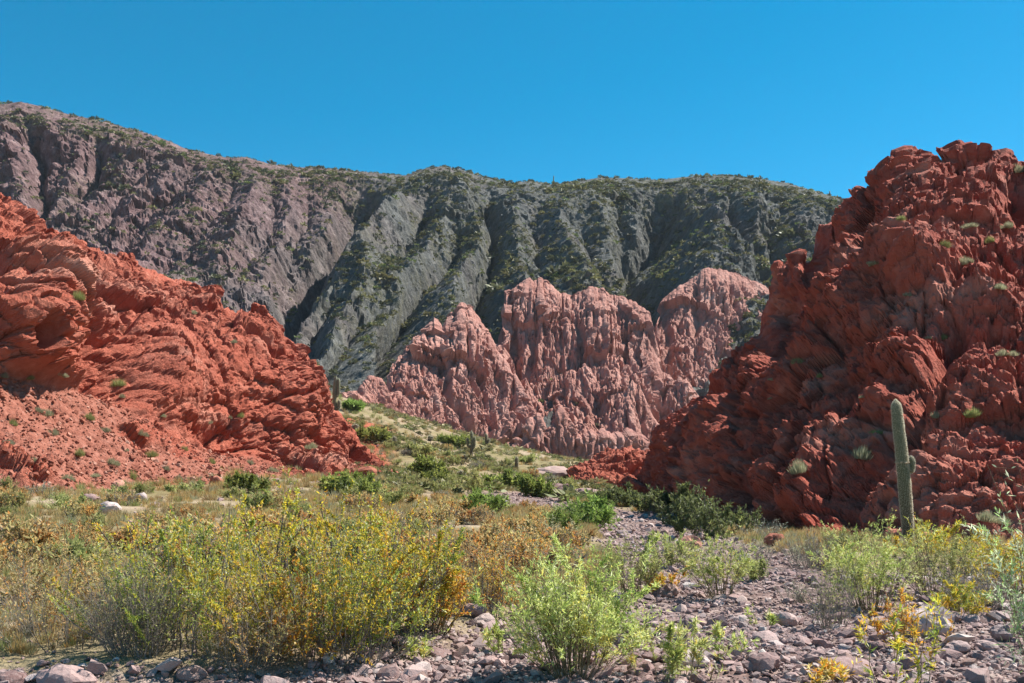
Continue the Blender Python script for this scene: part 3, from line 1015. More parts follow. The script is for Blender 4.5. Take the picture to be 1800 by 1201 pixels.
def shrub_meshes(name, seed, H, R, nst, ntw, nlf, leaf, pal, bare=0.3, upright=0.5, tl=0.3, sr=0.012, flat=0.45, stem='twig', leafmat='leaf', spread=0.12, lean=(0, 0), clump=0.35, twr=0.0035):
    rng = np.random.default_rng(seed)
    az = rng.random(nst) * 2 * math.pi
    u = np.sqrt(rng.random(nst))
    lob = 1 + 0.22 * np.sin(az * 2 + seed) + 0.15 * np.sin(az * 3 + 2 * seed)
    tip = np.stack([R * u * lob * np.cos(az), R * u * lob * np.sin(az), H * (1 - flat * u ** 2) * rng.uniform(0.45, 1.0, nst) ** 0.8], -1)
    shoot = rng.random(nst) < 0.16
    tip[shoot] *= rng.uniform(1.08, 1.28, (int(shoot.sum()), 1))
    tip[:, :2] += np.array(lean)
    base = np.stack([spread * R * u * np.cos(az), spread * R * u * np.sin(az), np.full(nst, -0.05)], -1)
    ctl = base + (tip - base) * np.array((0.5 - 0.3 * upright, 0.5 - 0.3 * upright, 0.5 + 0.15 * upright)) + rng.normal(0, 0.06 * H, (nst, 3)) * (1, 1, 0.4)
    ts = np.linspace(0, 1, 6)
    L = bez(base[:, None], ctl[:, None], tip[:, None], np.broadcast_to(ts, (nst, 6)))
    L[:, 1:] += rng.normal(0, 0.012 * H, (nst, 5, 3))
    Rr = sr * rng.uniform(0.5, 1.1, nst)[:, None] * np.linspace(1, 0.3, 6)[None]
    V1, F1 = tubes(L, Rr, 4)
    # twigs
    si = rng.integers(0, nst, ntw)
    t = bare * 0.7 + (1 - bare * 0.7) * rng.random(ntw) ** 0.8
    st = bez(base[si], ctl[si], tip[si], t)
    tan = unit(2 * (1 - t)[:, None] * (ctl[si] - base[si]) + 2 * t[:, None] * (tip[si] - ctl[si]))
    dr = unit(tan * 0.75 + rng.normal(0, 0.55, (ntw, 3)) + np.array((0, 0, 0.15)))
    ln = tl * rng.uniform(0.4, 1.15, ntw) * (1.15 - 0.45 * t)
    mid = st + dr * (ln * 0.5)[:, None] + rng.normal(0, 0.06, (ntw, 3)) * ln[:, None]
    end = st + dr * ln[:, None] + np.array((0, 0, 0.12)) * ln[:, None]
    mid = 0.5 * (st + end)
    L2 = np.stack([st, end], 1)
    V2, F2 = tubes(L2, twr * np.array((1.0, 0.45))[None] * np.ones((ntw, 1)), 3)
    me1 = np_mesh(name + '_stems', np.concatenate([V1, V2]), np.concatenate([F1, F2 + len(V1)]), M[stem])
    me2 = None
    if nlf:
        ok = np.where(t > bare)[0]
        lw = np.exp(rng.normal(0, 0.9, nst))[si[ok]] * np.exp(rng.normal(0, 0.6, len(ok)))
        ti = ok[rng.choice(len(ok), nlf, p=lw / lw.sum())]
        q = rng.random(nlf) ** 0.7 * 1.05
        pos = np.where((q < 0.5)[:, None], st[ti] + (mid[ti] - st[ti]) * (q * 2)[:, None], mid[ti] + (end[ti] - mid[ti]) * (q * 2 - 1)[:, None])
        d = unit(dr[ti] * 0.7 + rng.normal(0, 0.6, (nlf, 3)) + np.array((0, 0, 0.1)))
        nn = unit(rng.normal(0, 0.7, (nlf, 3)) + np.array((0, 0, 0.6)))
        V, Fq = leaf_quads(pos, d, nn, leaf[0] * np.exp(rng.normal(0, 0.32, nlf)), leaf[1] * rng.uniform(0.7, 1.2, nlf))
        own = pick(rng, pal, nlf)
        # colours gather in patches of the crown
        ws = np.cumsum([q[1] for q in pal]) / sum(q[1] for q in pal)
        pv = np.clip(0.5 + 1.5 * fbm(pos / max(R, 0.1) * 1.3 + seed * 2.7, 1.0, 2) + rng.normal(0, 0.14, nlf), 0, 0.999)
        tw = np.array([q[0] for q in pal])[np.searchsorted(ws, pv)]
        c = np.where((rng.random(nlf) < clump)[:, None], own, tw) * rng.uniform(0.75, 1.2, nlf)[:, None]
        me2 = np_mesh(name + '_leaves', V, Fq, M[leafmat], None, None, np.repeat(c, 4, 0))
    return me1, me2


def put_plant(name, meshes, loc, label, cat, group=None, rz=0.0, sc=1.0, parts=('stems', 'foliage'), tilt=(0, 0)):
    r = bpy.data.objects.new(name, None)
    r.empty_display_size = 0.2
    r.location = loc
    r.rotation_euler = (tilt[0], tilt[1], rz)
    r.scale = (sc, sc, sc) if np.isscalar(sc) else sc
    link(r)
    tag(r, label, cat, group)
    for me, pn in zip(meshes, parts):
        if me is not None:
            link(bpy.data.objects.new(pn, me), r)
    return r


# leaf colours
LIME = [((0.24, 0.31, 0.07), 2.5), ((0.38, 0.43, 0.12), 4), ((0.48, 0.51, 0.19), 3), ((0.56, 0.58, 0.34), 1), ((0.56, 0.48, 0.12), 1)]
YGRN = [((0.17, 0.23, 0.05), 1.5), ((0.30, 0.33, 0.05), 3), ((0.52, 0.52, 0.28), 1.2), ((0.46, 0.40, 0.04), 4), ((0.58, 0.43, 0.04), 3.5), ((0.54, 0.28, 0.04), 1)]
GRN = [((0.14, 0.18, 0.05), 1.5), ((0.20, 0.26, 0.05), 3), ((0.29, 0.33, 0.06), 3), ((0.40, 0.43, 0.24), 1), ((0.45, 0.40, 0.05), 3), ((0.52, 0.31, 0.05), 1)]
ORNG = [((0.34, 0.32, 0.06), 2), ((0.54, 0.38, 0.05), 4), ((0.55, 0.27, 0.03), 4), ((0.46, 0.18, 0.04), 2), ((0.55, 0.45, 0.2), 1)]
TAN = [((0.28, 0.25, 0.10), 2), ((0.36, 0.31, 0.13), 3), ((0.44, 0.33, 0.15), 4), ((0.42, 0.25, 0.09), 4), ((0.46, 0.21, 0.06), 2)]
OLIV = [((0.18, 0.20, 0.07), 3), ((0.25, 0.27, 0.09), 4), ((0.32, 0.32, 0.12), 3), ((0.38, 0.35, 0.15), 1)]
DENS = [((0.10, 0.13, 0.035), 2), ((0.16, 0.19, 0.045), 4), ((0.22, 0.25, 0.06), 4), ((0.30, 0.32, 0.09), 1.5)]
GREY = [((0.24, 0.25, 0.17), 2), ((0.30, 0.32, 0.24), 4), ((0.38, 0.39, 0.30), 3)]
PALE = [((0.22, 0.23, 0.13), 2), ((0.32, 0.32, 0.19), 4), ((0.40, 0.37, 0.24), 3)]

KINDS = {
    # nst ntw nlf leaf palette and form
    'lime': dict(nst=64, ntw=640, nlf=10500, leaf=(0.050, 0.011), pal=LIME, bare=0.28, upright=0.35, tl=0.26, sr=0.007, flat=0.4, stem='olive_twig', spread=0.3),
    'ygreen': dict(nst=54, ntw=560, nlf=11500, leaf=(0.036, 0.017), pal=YGRN, bare=0.12, upright=-0.35, tl=0.36, sr=0.010, flat=0.5, stem='twig', spread=0.55),
    'green': dict(nst=50, ntw=520, nlf=10500, leaf=(0.040, 0.015), pal=GRN, bare=0.02, upright=-0.4, tl=0.36, sr=0.010, flat=0.5, stem='twig', spread=0.6),
    'orange': dict(nst=40, ntw=420, nlf=6000, leaf=(0.038, 0.019), pal=ORNG, bare=0.15, upright=-0.2, tl=0.28, sr=0.009, flat=0.4, stem='olive_twig', spread=0.35),
    'dry': dict(nst=60, ntw=1000, nlf=2600, leaf=(0.032, 0.014), pal=TAN, bare=0.05, upright=-0.4, tl=0.28, sr=0.007, flat=0.5, stem='twig', spread=0.6),
    'tan': dict(nst=44, ntw=800, nlf=6500, leaf=(0.040, 0.018), pal=TAN, bare=0.05, upright=-0.3, tl=0.28, sr=0.008, flat=0.4, stem='twig', spread=0.5),
    'olive': dict(nst=44, ntw=700, nlf=4800, leaf=(0.050, 0.014), pal=OLIV, bare=0.15, upright=0.3, tl=0.28, sr=0.008, flat=0.4, stem='olive_twig', spread=0.45),
    'grey': dict(nst=80, ntw=1400, nlf=900, leaf=(0.03, 0.01), pal=GREY, bare=0.15, upright=0.1, tl=0.3, sr=0.006, flat=0.4, stem='twig', spread=0.5),
    'sapling': dict(nst=8, ntw=120, nlf=1100, leaf=(0.045, 0.024), pal=YGRN, bare=0.5, upright=0.3, tl=0.34, sr=0.022, flat=0.25, stem='bark', spread=0.15),
    'sprig': dict(nst=16, ntw=160, nlf=1500, leaf=(0.062, 0.015), pal=LIME, bare=0.1, upright=0.5, tl=0.14, sr=0.005, flat=0.3, stem='olive_twig', spread=0.7),
    'osprig': dict(nst=14, ntw=150, nlf=1100, leaf=(0.060, 0.016), pal=ORNG, bare=0.1, upright=0.5, tl=0.14, sr=0.005, flat=0.3, stem='olive_twig', spread=0.7),
    'dense': dict(nst=70, ntw=1300, nlf=13000, leaf=(0.058, 0.024), pal=DENS, bare=0.05, upright=0.0, tl=0.4, sr=0.015, flat=0.55, stem='bark', spread=0.6),
}


def shrub(px, py, w, h, kind, name, label, seed, group=None, d=None, dens=1.0, lean=(0, 0), cat='shrub', **over):
    p = ground_at(px, py) if d is None else ground_dist(px, d)
    k = dict(KINDS[kind])
    k.update(over)
    H, R = h / F * p[1], 0.5 * w / F * p[1]
    k['tl'] = k['tl'] * min(1.4, max(0.35, H))
    grow = max(1.0, p[1] / 16.0)
    k['leaf'] = (k['leaf'][0] * grow, k['leaf'][1] * grow)
    k['twr'] = 0.0019 * grow ** 0.8
    for q in ('nst', 'ntw', 'nlf'):
        k[q] = max(6, int(k[q] * dens))
    return put_plant(name, shrub_meshes(name, seed, H, R, lean=lean, **k), p, label, cat, group)


ORD = ['largest', 'second largest', 'third largest', 'fourth largest', 'fifth largest', 'sixth largest', 'seventh largest', 'eighth largest']
NTH = ['first', 'second', 'third', 'fourth', 'fifth', 'sixth', 'seventh', 'eighth', 'ninth', 'tenth', 'eleventh', 'twelfth', 'thirteenth', 'fourteenth', 'fifteenth', 'sixteenth']
MARK = [(560, 1150, 'the largest yellow-green shrub'), (330, 1160, 'the dense green shrub'), (120, 1190, 'the pale corner boulder'), (760, 1120, 'the golden orange shrub'), (1010, 1185, 'the lime green shrub'),
        (1195, 1180, 'the loose green sprigs'), (1268, 1055, 'the upright brush-like shrub'), (1530, 1075, 'the shrub before the tall cactus'), (1430, 1000, 'the round grey leafless bush'), (1605, 1130, 'the orange-leaved sprigs'),
        (1470, 1190, 'the low golden sprigs'), (1345, 1170, 'the broken boulder'), (1768, 1120, 'the squarish pink boulder'), (1175, 1045, 'the small orange bush'), (1042, 926, 'the fresh green bush'),
        (940, 870, 'the stony bend'), (1255, 950, 'the large shaded bush'), (1460, 1110, 'the dry grey-green stalks'), (1385, 1100, 'the rounded pink rock'), (1720, 1075, 'the dead grey brush'),
        (60, 1000, 'the silvery plant'), (185, 905, 'the largest white rock'), (432, 866, 'the flat bush under the scree'), (612, 872, 'the outcrop end'), (750, 838, 'the round dark bush'),
        (828, 800, 'the candelabra cactus'), (908, 826, 'the single slim cactus'), (693, 780, 'the stubby cactus'), (235, 960, 'the black-stemmed sapling'), (485, 950, 'the tallest sapling'), (700, 940, 'the thicket top'),
        (900, 1000, 'the golden brown brush'), (828, 876, 'the tall olive bush'), (330, 880, 'the foot of the scree')]


def mark_of(px, py):
    return MARK[int(np.argmin([math.hypot(px - a, 1.6 * (py - b)) for a, b, _ in MARK]))][2]


def label_all(objs, what, group):
    """objs: (object, column, row, size); the larger ones near each landmark are told apart by rank, the small ones share"""
    by = {}
    for q in objs:
        by.setdefault(mark_of(q[1], q[2]), []).append(q)
    for mk, L in by.items():
        L.sort(key=lambda q: -q[3])
        for r, q in enumerate(L):
            if len(L) == 1:
                t = 'only %s close to %s' % (what, mk)
            elif r < 8:
                t = '%s %s close to %s' % (ORD[r], what, mk)
            else:
                t = 'lesser %s close to %s' % (what, mk)
            q[0]['label'] = t
            q[0]['group'] = group


# the large thicket in front of the camera, plant by plant
shrub(560, 1128, 440, 240, 'ygreen', 'leafy_shrub', 'largest yellow-green leafy shrub in the middle of the thicket', 1, dens=1.7)
shrub(330, 1138, 330, 225, 'green', 'leafy_shrub', 'dense green shrub with a dark shaded foot, beside the largest yellow-green shrub', 2, dens=1.1)
shrub(705, 1105, 230, 205, 'ygreen', 'leafy_shrub', 'yellowing shrub between the largest shrub and the orange one', 3)
shrub(758, 1112, 130, 170, 'orange', 'leafy_shrub', 'golden orange shrub at the end of the thicket beside the stones', 4, dens=0.9)
shrub(530, 1168, 200, 190, 'orange', 'leafy_shrub', 'thin brown and orange shrub in front of the largest yellow-green shrub', 5, dens=0.55)
shrub(110, 1128, 290, 150, 'dry', 'dry_shrub', 'grey twiggy shrub with rusty leaves at the corner of the thicket', 6, dens=1.2)
shrub(245, 1150, 190, 165, 'grey', 'dry_shrub', 'bare grey tangled shrub in front of the dense green one', 7, pal=OLIV, nlf=1800)
shrub(640, 1150, 220, 150, 'green', 'leafy_shrub', 'low dark green shrub at the front foot of the thicket', 8, dens=0.8)
shrub(430, 1165, 200, 140, 'dry', 'dry_shrub', 'dead brown brush in the shade at the front of the thicket', 9, dens=0.8)
shrub(485, 1060, 150, 240, 'sapling', 'sapling', 'tall thin sapling with dark bare branches above the thicket', 10, dens=1.1)
shrub(612, 1060, 160, 212, 'sapling', 'sapling', 'forked dark-stemmed sapling with yellow leaves beside the tallest one', 11, dens=1.1)
shrub(235, 995, 210, 112, 'sapling', 'sapling', 'small yellow-green sapling with a black forked stem behind the thicket', 12, d=16, dens=1.0)
shrub(400, 1020, 200, 120, 'ygreen', 'leafy_shrub', 'yellow-green shrub behind the dense green one', 13, dens=0.6)
shrub(60, 1060, 190, 100, 'tan', 'dry_shrub', 'rusty tan shrub by the edge of the picture above the grey twigs', 14, dens=0.7)
shrub(190, 1065, 210, 105, 'tan', 'dry_shrub', 'tan and orange brush behind the grey tangled shrub', 15, dens=0.8)
# along the stream bed
shrub(1010, 1192, 260, 220, 'lime', 'leafy_shrub', 'bright lime green feathery shrub among the stones', 20, dens=1.6)
shrub(1195, 1196, 190, 120, 'sprig', 'sprig_plant', 'loose green sprigs sprouting from the stones next to the lime shrub', 21, dens=1.4)
shrub(1268, 1055, 120, 120, 'lime', 'leafy_shrub', 'upright brush-like green shrub alone on the stones', 22, dens=0.55, upright=0.6, bare=0.35)
shrub(1530, 1075, 190, 165, 'lime', 'leafy_shrub', 'large yellow-green shrub in front of the tall cactus', 23, dens=0.95, upright=0.5)
shrub(1650, 1045, 190, 120, 'olive', 'leafy_shrub', 'olive green shrub at the foot of the tall cactus', 24, dens=0.9)
shrub(1640, 985, 170, 72, 'lime', 'leafy_shrub', 'glossy yellow-green bush behind the tall cactus against the red bluff', 25, dens=0.5, pal=YGRN)
shrub(1430, 1000, 140, 70, 'grey', 'dry_shrub', 'round grey leafless bush at the foot of the red bluff', 26, dens=0.8)
shrub(1480, 985, 130, 60, 'olive', 'leafy_shrub', 'small grey-green bush between the grey bush and the cactus', 27, dens=0.5)
shrub(1765, 1050, 140, 110, 'olive', 'leafy_shrub', 'shaggy olive bush at the picture edge beyond the cactus', 28, dens=0.8, pal=YGRN)
shrub(1760, 1000, 130, 66, 'lime', 'leafy_shrub', 'yellow-green bush under the bluff at the picture edge', 29, dens=0.5, pal=YGRN)
shrub(1720, 1075, 150, 85, 'grey', 'dry_shrub', 'dead grey brush between the olive bushes', 30, dens=0.7)
shrub(1460, 1110, 110, 130, 'grey', 'dry_shrub', 'dry grey-green stalks on the stones before the large shrub', 31, dens=0.4, pal=OLIV, nlf=2200)
shrub(1605, 1140, 150, 110, 'osprig', 'sprig_plant', 'sprigs with yellow and orange leaves on the stones', 32, dens=1.2)
shrub(1470, 1205, 130, 42, 'osprig', 'sprig_plant', 'low golden sprigs at the bottom edge of the picture', 33, dens=0.9, upright=0.2)
shrub(1590, 1215, 130, 190, 'sprig', 'sprig_plant', 'tall dark-stalked sprig leaning over the stones', 34, dens=0.45, pal=YGRN)
shrub(1340, 1105, 46, 44, 'sprig', 'sprig_plant', 'tiny yellow-green sprig between pink stones', 35, dens=0.2)
shrub(735, 1160, 60, 46, 'sprig', 'sprig_plant', 'small green sprig on the stones below the orange shrub', 36, dens=0.25)
shrub(1100, 1042, 190, 100, 'olive', 'leafy_shrub', 'pale olive shrub behind the lime green one', 37, dens=1.0, pal=LIME[:3] + OLIV)
shrub(1165, 1045, 80, 46, 'orange', 'leafy_shrub', 'small orange bush at the edge of the stones', 38, dens=0.4)
shrub(860, 1075, 200, 120, 'tan', 'dry_shrub', 'rust coloured brush between the thicket and the lime shrub', 39, dens=1.0, pal=ORNG + TAN)
shrub(925, 1010, 220, 85, 'tan', 'dry_shrub', 'golden brown brush behind the lime shrub', 40, dens=0.8, pal=ORNG + TAN)
shrub(800, 1010, 180, 75, 'tan', 'dry_shrub', 'tawny brush behind the orange shrub', 41, dens=0.7)
shrub(1842, 1160, 130, 400, 'sprig', 'leafy_shrub', 'pale green willowy branches reaching in at the picture edge', 42, d=9.5, dens=1.6, lean=(-0.3, 0), upright=0.1, tl=0.24, spread=0.3, pal=[((0.42, 0.48, 0.30), 3), ((0.30, 0.42, 0.16), 3), ((0.50, 0.54, 0.38), 1)])
shrub(1190, 1000, 110, 62, 'olive', 'leafy_shrub', 'low olive shrub just behind the upright brush-like one', 43, dens=0.5, pal=LIME[:3] + OLIV)
shrub(1325, 1020, 70, 40, 'olive', 'leafy_shrub', 'faded low shrub on the stones before the round grey bush', 44, dens=0.35)
shrub(1105, 1130, 90, 80, 'sprig', 'sprig_plant', 'upright green sprigs against the side of the lime shrub', 45, dens=0.6)
shrub(1270, 1150, 80, 60, 'sprig', 'sprig_plant', 'scattered green sprigs in the middle of the stones', 46, dens=0.4)
shrub(1400, 1060, 60, 40, 'grey', 'dry_shrub', 'small dead twigs on the stones near the large yellow-green shrub', 47, dens=0.3)
shrub(880, 1150, 70, 60, 'sprig', 'sprig_plant', 'green sprigs on the stones between the thicket and the lime shrub', 48, dens=0.35)
shrub(1690, 1090, 110, 80, 'lime', 'leafy_shrub', 'wispy yellow-green shrub beside the dead grey brush', 49, dens=0.35, pal=YGRN)
shrub(960, 960, 120, 46, 'tan', 'dry_shrub', 'pale straw brush between the stones and the golden brown brush', 50, dens=0.5, pal=PALE + TAN[:3])
# bushes further up the valley
G2 = 'green bushes of the middle ground'
for i, (px, py, w, h, kind, lab) in enumerate([
    (612, 872, 105, 46, 'dense', 'broad dark green bush at the end of the red outcrop'),
    (432, 866, 80, 28, 'dense', 'flat dark green bush under the scree slope'),
    (750, 838, 64, 32, 'dense', 'round dark green bush on the far slope above the others'),
    (765, 850, 44, 20, 'dense', 'little green bush just below the round dark one'),
    (890, 860, 72, 30, 'dense', 'flat green bush in the middle of the valley'),
    (942, 874, 54, 34, 'dense', 'light green bush beside the stony bend'),
    (828, 876, 66, 52, 'olive', 'tall olive bush in the middle of the valley'),
    (850, 905, 90, 44, 'dense', 'bright green bush before the pale stones of the bend'),
    (1042, 926, 92, 54, 'dense', 'fresh green bush at the edge of the shadow'),
    (998, 942, 50, 66, 'lime', 'thin olive shrub beside the fresh green bush'),
    (680, 890, 90, 34, 'olive', 'grey-green bush behind the thicket top'),
    (1255, 950, 116, 96, 'dense', 'large dark bush in the shadow of the red bluff'),
    (1205, 925, 70, 70, 'dense', 'dark bush against the foot of the bluff in shadow'),
    (1150, 900, 66, 40, 'dense', 'shaded bush at the corner of the bluff'),
    (1085, 890, 76, 36, 'dense', 'dark low bush where the shadow begins'),
    (1340, 948, 90, 38, 'grey', 'grey shaded bush at the foot of the bluff'),
    (1150, 955, 34, 26, 'sprig', 'small light plant in the shaded stones'),
    (1000, 868, 60, 26, 'olive', 'olive bush among the brown boulders'),
    (800, 782, 60, 14, 'dense', 'flat green bush below the pink cliff'),
    (650, 775, 60, 22, 'dense', 'green bush on the slope behind the outcrop end'),
    (622, 722, 36, 14, 'dense', 'bright green patch bush high on the grassy slope'),
    (735, 800, 60, 20, 'olive', 'olive bush halfway up the grassy slope'),
    (925, 815, 44, 14, 'olive', 'small olive bush below the pink hoodoos'),
    (120, 905, 120, 44, 'olive', 'grey-green bush by the white rocks'),
    (130, 985, 90, 36, 'grey', 'pale silvery plant beside the small sapling'),
    (70, 870, 60, 22, 'grey', 'grey bush at the foot of the scree'),
    (330, 870, 70, 28, 'olive', 'olive bush between the scree and the thicket'),
    (1330, 990, 90, 40, 'grey', 'thin dry brush at the edge of the shaded stones'),
]):
    over = {}
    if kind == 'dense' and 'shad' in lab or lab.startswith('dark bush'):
        over = dict(spread=0.8, pal=[((0.10, 0.115, 0.045), 3), ((0.13, 0.145, 0.05), 2), ((0.07, 0.085, 0.035), 2)])  # shade under the bluff is put into these darker leaf colours
    if 'fresh' in lab or 'bright' in lab:
        over = dict(pal=[((0.12, 0.18, 0.04), 2), ((0.17, 0.25, 0.055), 3), ((0.23, 0.32, 0.08), 3)])
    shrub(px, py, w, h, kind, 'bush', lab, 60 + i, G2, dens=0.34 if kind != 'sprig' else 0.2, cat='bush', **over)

# scrub of the flats: a few grown kinds, set out one by one
PROTO = []
for i, (kind, H, R) in enumerate([('tan', 0.55, 0.6), ('tan', 0.7, 0.7), ('olive', 0.6, 0.6), ('dry', 0.5, 0.6), ('grey', 0.45, 0.5), ('olive', 0.8, 0.6)]):
    k = dict(KINDS[kind])
    for q in ('nst', 'ntw', 'nlf'):
        k[q] = int(k[q] * 0.42)
    k['leaf'] = (k['leaf'][0] * 1.9, k['leaf'][1] * 1.9)
    k['tl'] *= 0.8
    k['twr'] = 0.006
    PROTO.append((kind, shrub_meshes('scrub', 200 + i, H, R, **k)))
SCRUB = {'tan': 'small rust-tan scrub bush on the dry flats', 'olive': 'small olive scrub bush on the dry flats', 'dry': 'small twiggy brown scrub bush on the dry flats', 'grey': 'small grey scrub bush on the dry flats'}
rs = np.random.default_rng(5)
cnt = 0
SB = {}
while cnt < 150:
    px, py = rs.uniform(-60, 1000), rs.uniform(866, 1010)
    if cnt > 95:
        px, py = rs.uniform(620, 1010), rs.uniform(735, 890)
        if py < 735 + max(0, (px - 640)) * 0.28 + 8:
            continue
    p = ground_at(px, py)
    if p[1] > 190 or bed_mask(p[0], p[1]) < 1.1 or surf_at(px, py) is not None and surf_at(px, py)[0][1] < p[1] - 2:
        continue
    kind, ms = PROTO[rs.choice(6, p=[.28, .26, .14, .12, .06, .14] if py > 880 else [.08, .08, .34, .08, .12, .3])]
    far = p[1] > 75
    lab = SCRUB[kind].replace('the dry flats', 'the grassy slope up the valley' if far else 'the dry flats')
    sc_ = rs.uniform(0.7, 1.35) * (1.3 if far else 1.0)
    o = put_plant('scrub_bush', ms, p, lab, 'bush', None, rs.uniform(0, 6.28), sc_)
    SB.setdefault(kind, []).append((o, px, py, sc_ / p[1]))
    cnt += 1
for kind, L in SB.items():
    label_all(L, {'tan': 'rust-tan scrub bush', 'olive': 'olive scrub bush', 'dry': 'twiggy brown scrub bush', 'grey': 'grey scrub bush'}[kind], 'scrub bushes of the valley floor')


# ------------------------------------------------------------------ tufts growing on the red rock
def tuft_mesh(name, seed, H, R, n, pal, wd, foot=0.35):
    rng = np.random.default_rng(seed)
    az = rng.random(n) * 6.283
    u = rng.random(n) ** 0.7
    b = np.stack([foot * R * u * np.cos(az), foot * R * u * np.sin(az), np.full(n, -0.05)], -1)
    tip = np.stack([R * u * np.cos(az), R * u * np.sin(az), H * (1 - 0.6 * u ** 2)], -1) * rng.uniform(0.6, 1.1, n)[:, None]
    if foot > 0.5:
        k = rng.integers(0, 4, n)
        off = rng.normal(0, 0.32, (4, 3)) * (R, R, 0)
        sz = rng.uniform(0.35, 1.0, 4)
        b, tip = b * sz[k][:, None] + off[k], tip * sz[k][:, None] + off[k]
    d = tip - b
    ln = np.linalg.norm(d, axis=1)
    V, Fq = leaf_quads(b, unit(d), unit(rng.normal(size=(n, 3))), ln, np.full(n, wd))
    return np_mesh(name, V, Fq, M['grass'], None, None, np.repeat(pick(rng, pal, n) * rng.uniform(0.7, 1.15, n)[:, None], 4, 0))


TUFT = [tuft_mesh('tuft', 300 + i, 0.6, 0.5, 1100, PALE if i < 2 else OLIV, 0.013, 0.65) for i in range(3)]


def put_tuft(px, py, w, label, group, k):
    h = surf_at(px, py, 'red')
    if h is None:
        return
    p, n = h
    s = w / F * p[1] / 1.0
    o = bpy.data.objects.new('grass_tuft', TUFT[k % 3])
    o.location = p - 0.05 * n
    o.rotation_euler = (n[1] * -0.25, n[0] * 0.25, k * 1.7)
    o.scale = (s * (0.8 + 0.5 * abs(math.sin(k * 2.3))), s, s * (0.6 + 0.6 * abs(math.sin(k * 1.1 + px))))
    link(o)
    tag(o, label, 'grass tuft', group)
    return o


TL, TR = [], []
for k, (px, py, w) in enumerate([(12, 662, 28), (106, 664, 24), (52, 668, 16), (84, 728, 34), (70, 722, 20), (160, 736, 24), (186, 756, 24), (98, 762, 22), (30, 745, 20), (215, 695, 18), (415, 604, 14), (428, 730, 26), (405, 736, 18), (342, 549, 14),
                                 (140, 528, 28), (292, 822, 26), (318, 840, 24), (262, 800, 22), (225, 790, 18), (200, 812, 24), (140, 800, 24), (60, 812, 26), (20, 780, 22), (330, 790, 20), (370, 748, 22), (550, 785, 26), (240, 840, 30),
                                 (120, 840, 28), (170, 836, 22), (375, 812, 20), (440, 812, 18), (480, 826, 20), (205, 680, 26), (290, 735, 18), (250, 765, 20)]):
    TL.append((put_tuft(px, py, w, 'pale tuft', 'grass tufts on the sunlit outcrop', k), px, py))
for k, (px, py, w, lab) in enumerate([(1515, 805, 46, 'large shaggy grass tuft on the shaded bluff to one side of the cactus'), (1534, 757, 26, None), (1405, 830, 52, 'dark shaggy tuft low on the shaded bluff'), (1764, 622, 34, None), (1706, 736, 32, None),
                                      (1645, 736, 30, 'leafy yellow-green tuft on the bluff beside the cactus top'), (1694, 462, 30, None), (1668, 434, 24, None), (1702, 396, 28, None), (1768, 398, 26, None), (1742, 426, 20, None), (1756, 506, 30, None),
                                      (1534, 468, 22, None), (1660, 592, 20, None), (1630, 592, 16, None), (1352, 668, 16, None), (1394, 640, 24, None), (1350, 700, 14, None), (1742, 912, 50, 'wide grey tuft at the shaded foot of the bluff'),
                                      (1576, 385, 18, None), (1516, 700, 16, None), (1790, 300, 30, None), (1440, 660, 14, None), (1590, 520, 16, None)]):
    o = put_tuft(px, py, w, lab or 'pale tuft', 'grass tufts on the dark red bluff', k + 1)
    if not lab:
        TR.append((o, px, py))
for L, zones in ((TL, [(0, 640, 'the upper ledges of the sunlit outcrop'), (640, 745, 'the upper scree of the sunlit outcrop'), (745, 805, 'the middle of the red scree'), (805, 900, 'the foot of the red scree')]),
                 (TR, [(0, 445, 'the top slope of the dark red bluff'), (445, 610, 'the upper face of the dark red bluff'), (610, 1000, 'the lower face of the dark red bluff')])):
    for a, b, where in zones:
        z = sorted([q for q in L if q[0] is not None and a <= q[2] < b], key=lambda q: q[1])
        for r, q in enumerate(z):
            q[0]['label'] = 'pale grass tuft, %s from the left on %s' % (NTH[r], where)


# ------------------------------------------------------------------ cacti
def cactus_column(axis, rad, ribs=22, sides_per=4, depth=0.09):
    """ribbed column round an axis line"""
    k = len(axis)
    T = unit(np.gradient(axis, axis=0))
    U = unit(np.cross(T, np.array((0.0, 1.0, 0.0))))
    W = np.cross(T, U)
    ns = ribs * sides_per
    a = np.arange(ns) * 2 * math.pi / ns
    prof = 1 - depth * (0.5 - 0.5 * np.cos(a * ribs)) ** 0.7
    V = axis[:, None] + (rad[:, None] * prof[None])[..., None] * (np.cos(a)[None, :, None] * U[:, None] + np.sin(a)[None, :, None] * W[:, None])
    idx = np.arange(k * ns).reshape(k, ns)
    nx_ = np.roll(idx, -1, axis=1)
    Fq = np.stack([idx[:-1], nx_[:-1], nx_[1:], idx[1:]], -1).reshape(-1, 4)
    return V.reshape(-1, 3), Fq, (T, U, W, ribs)


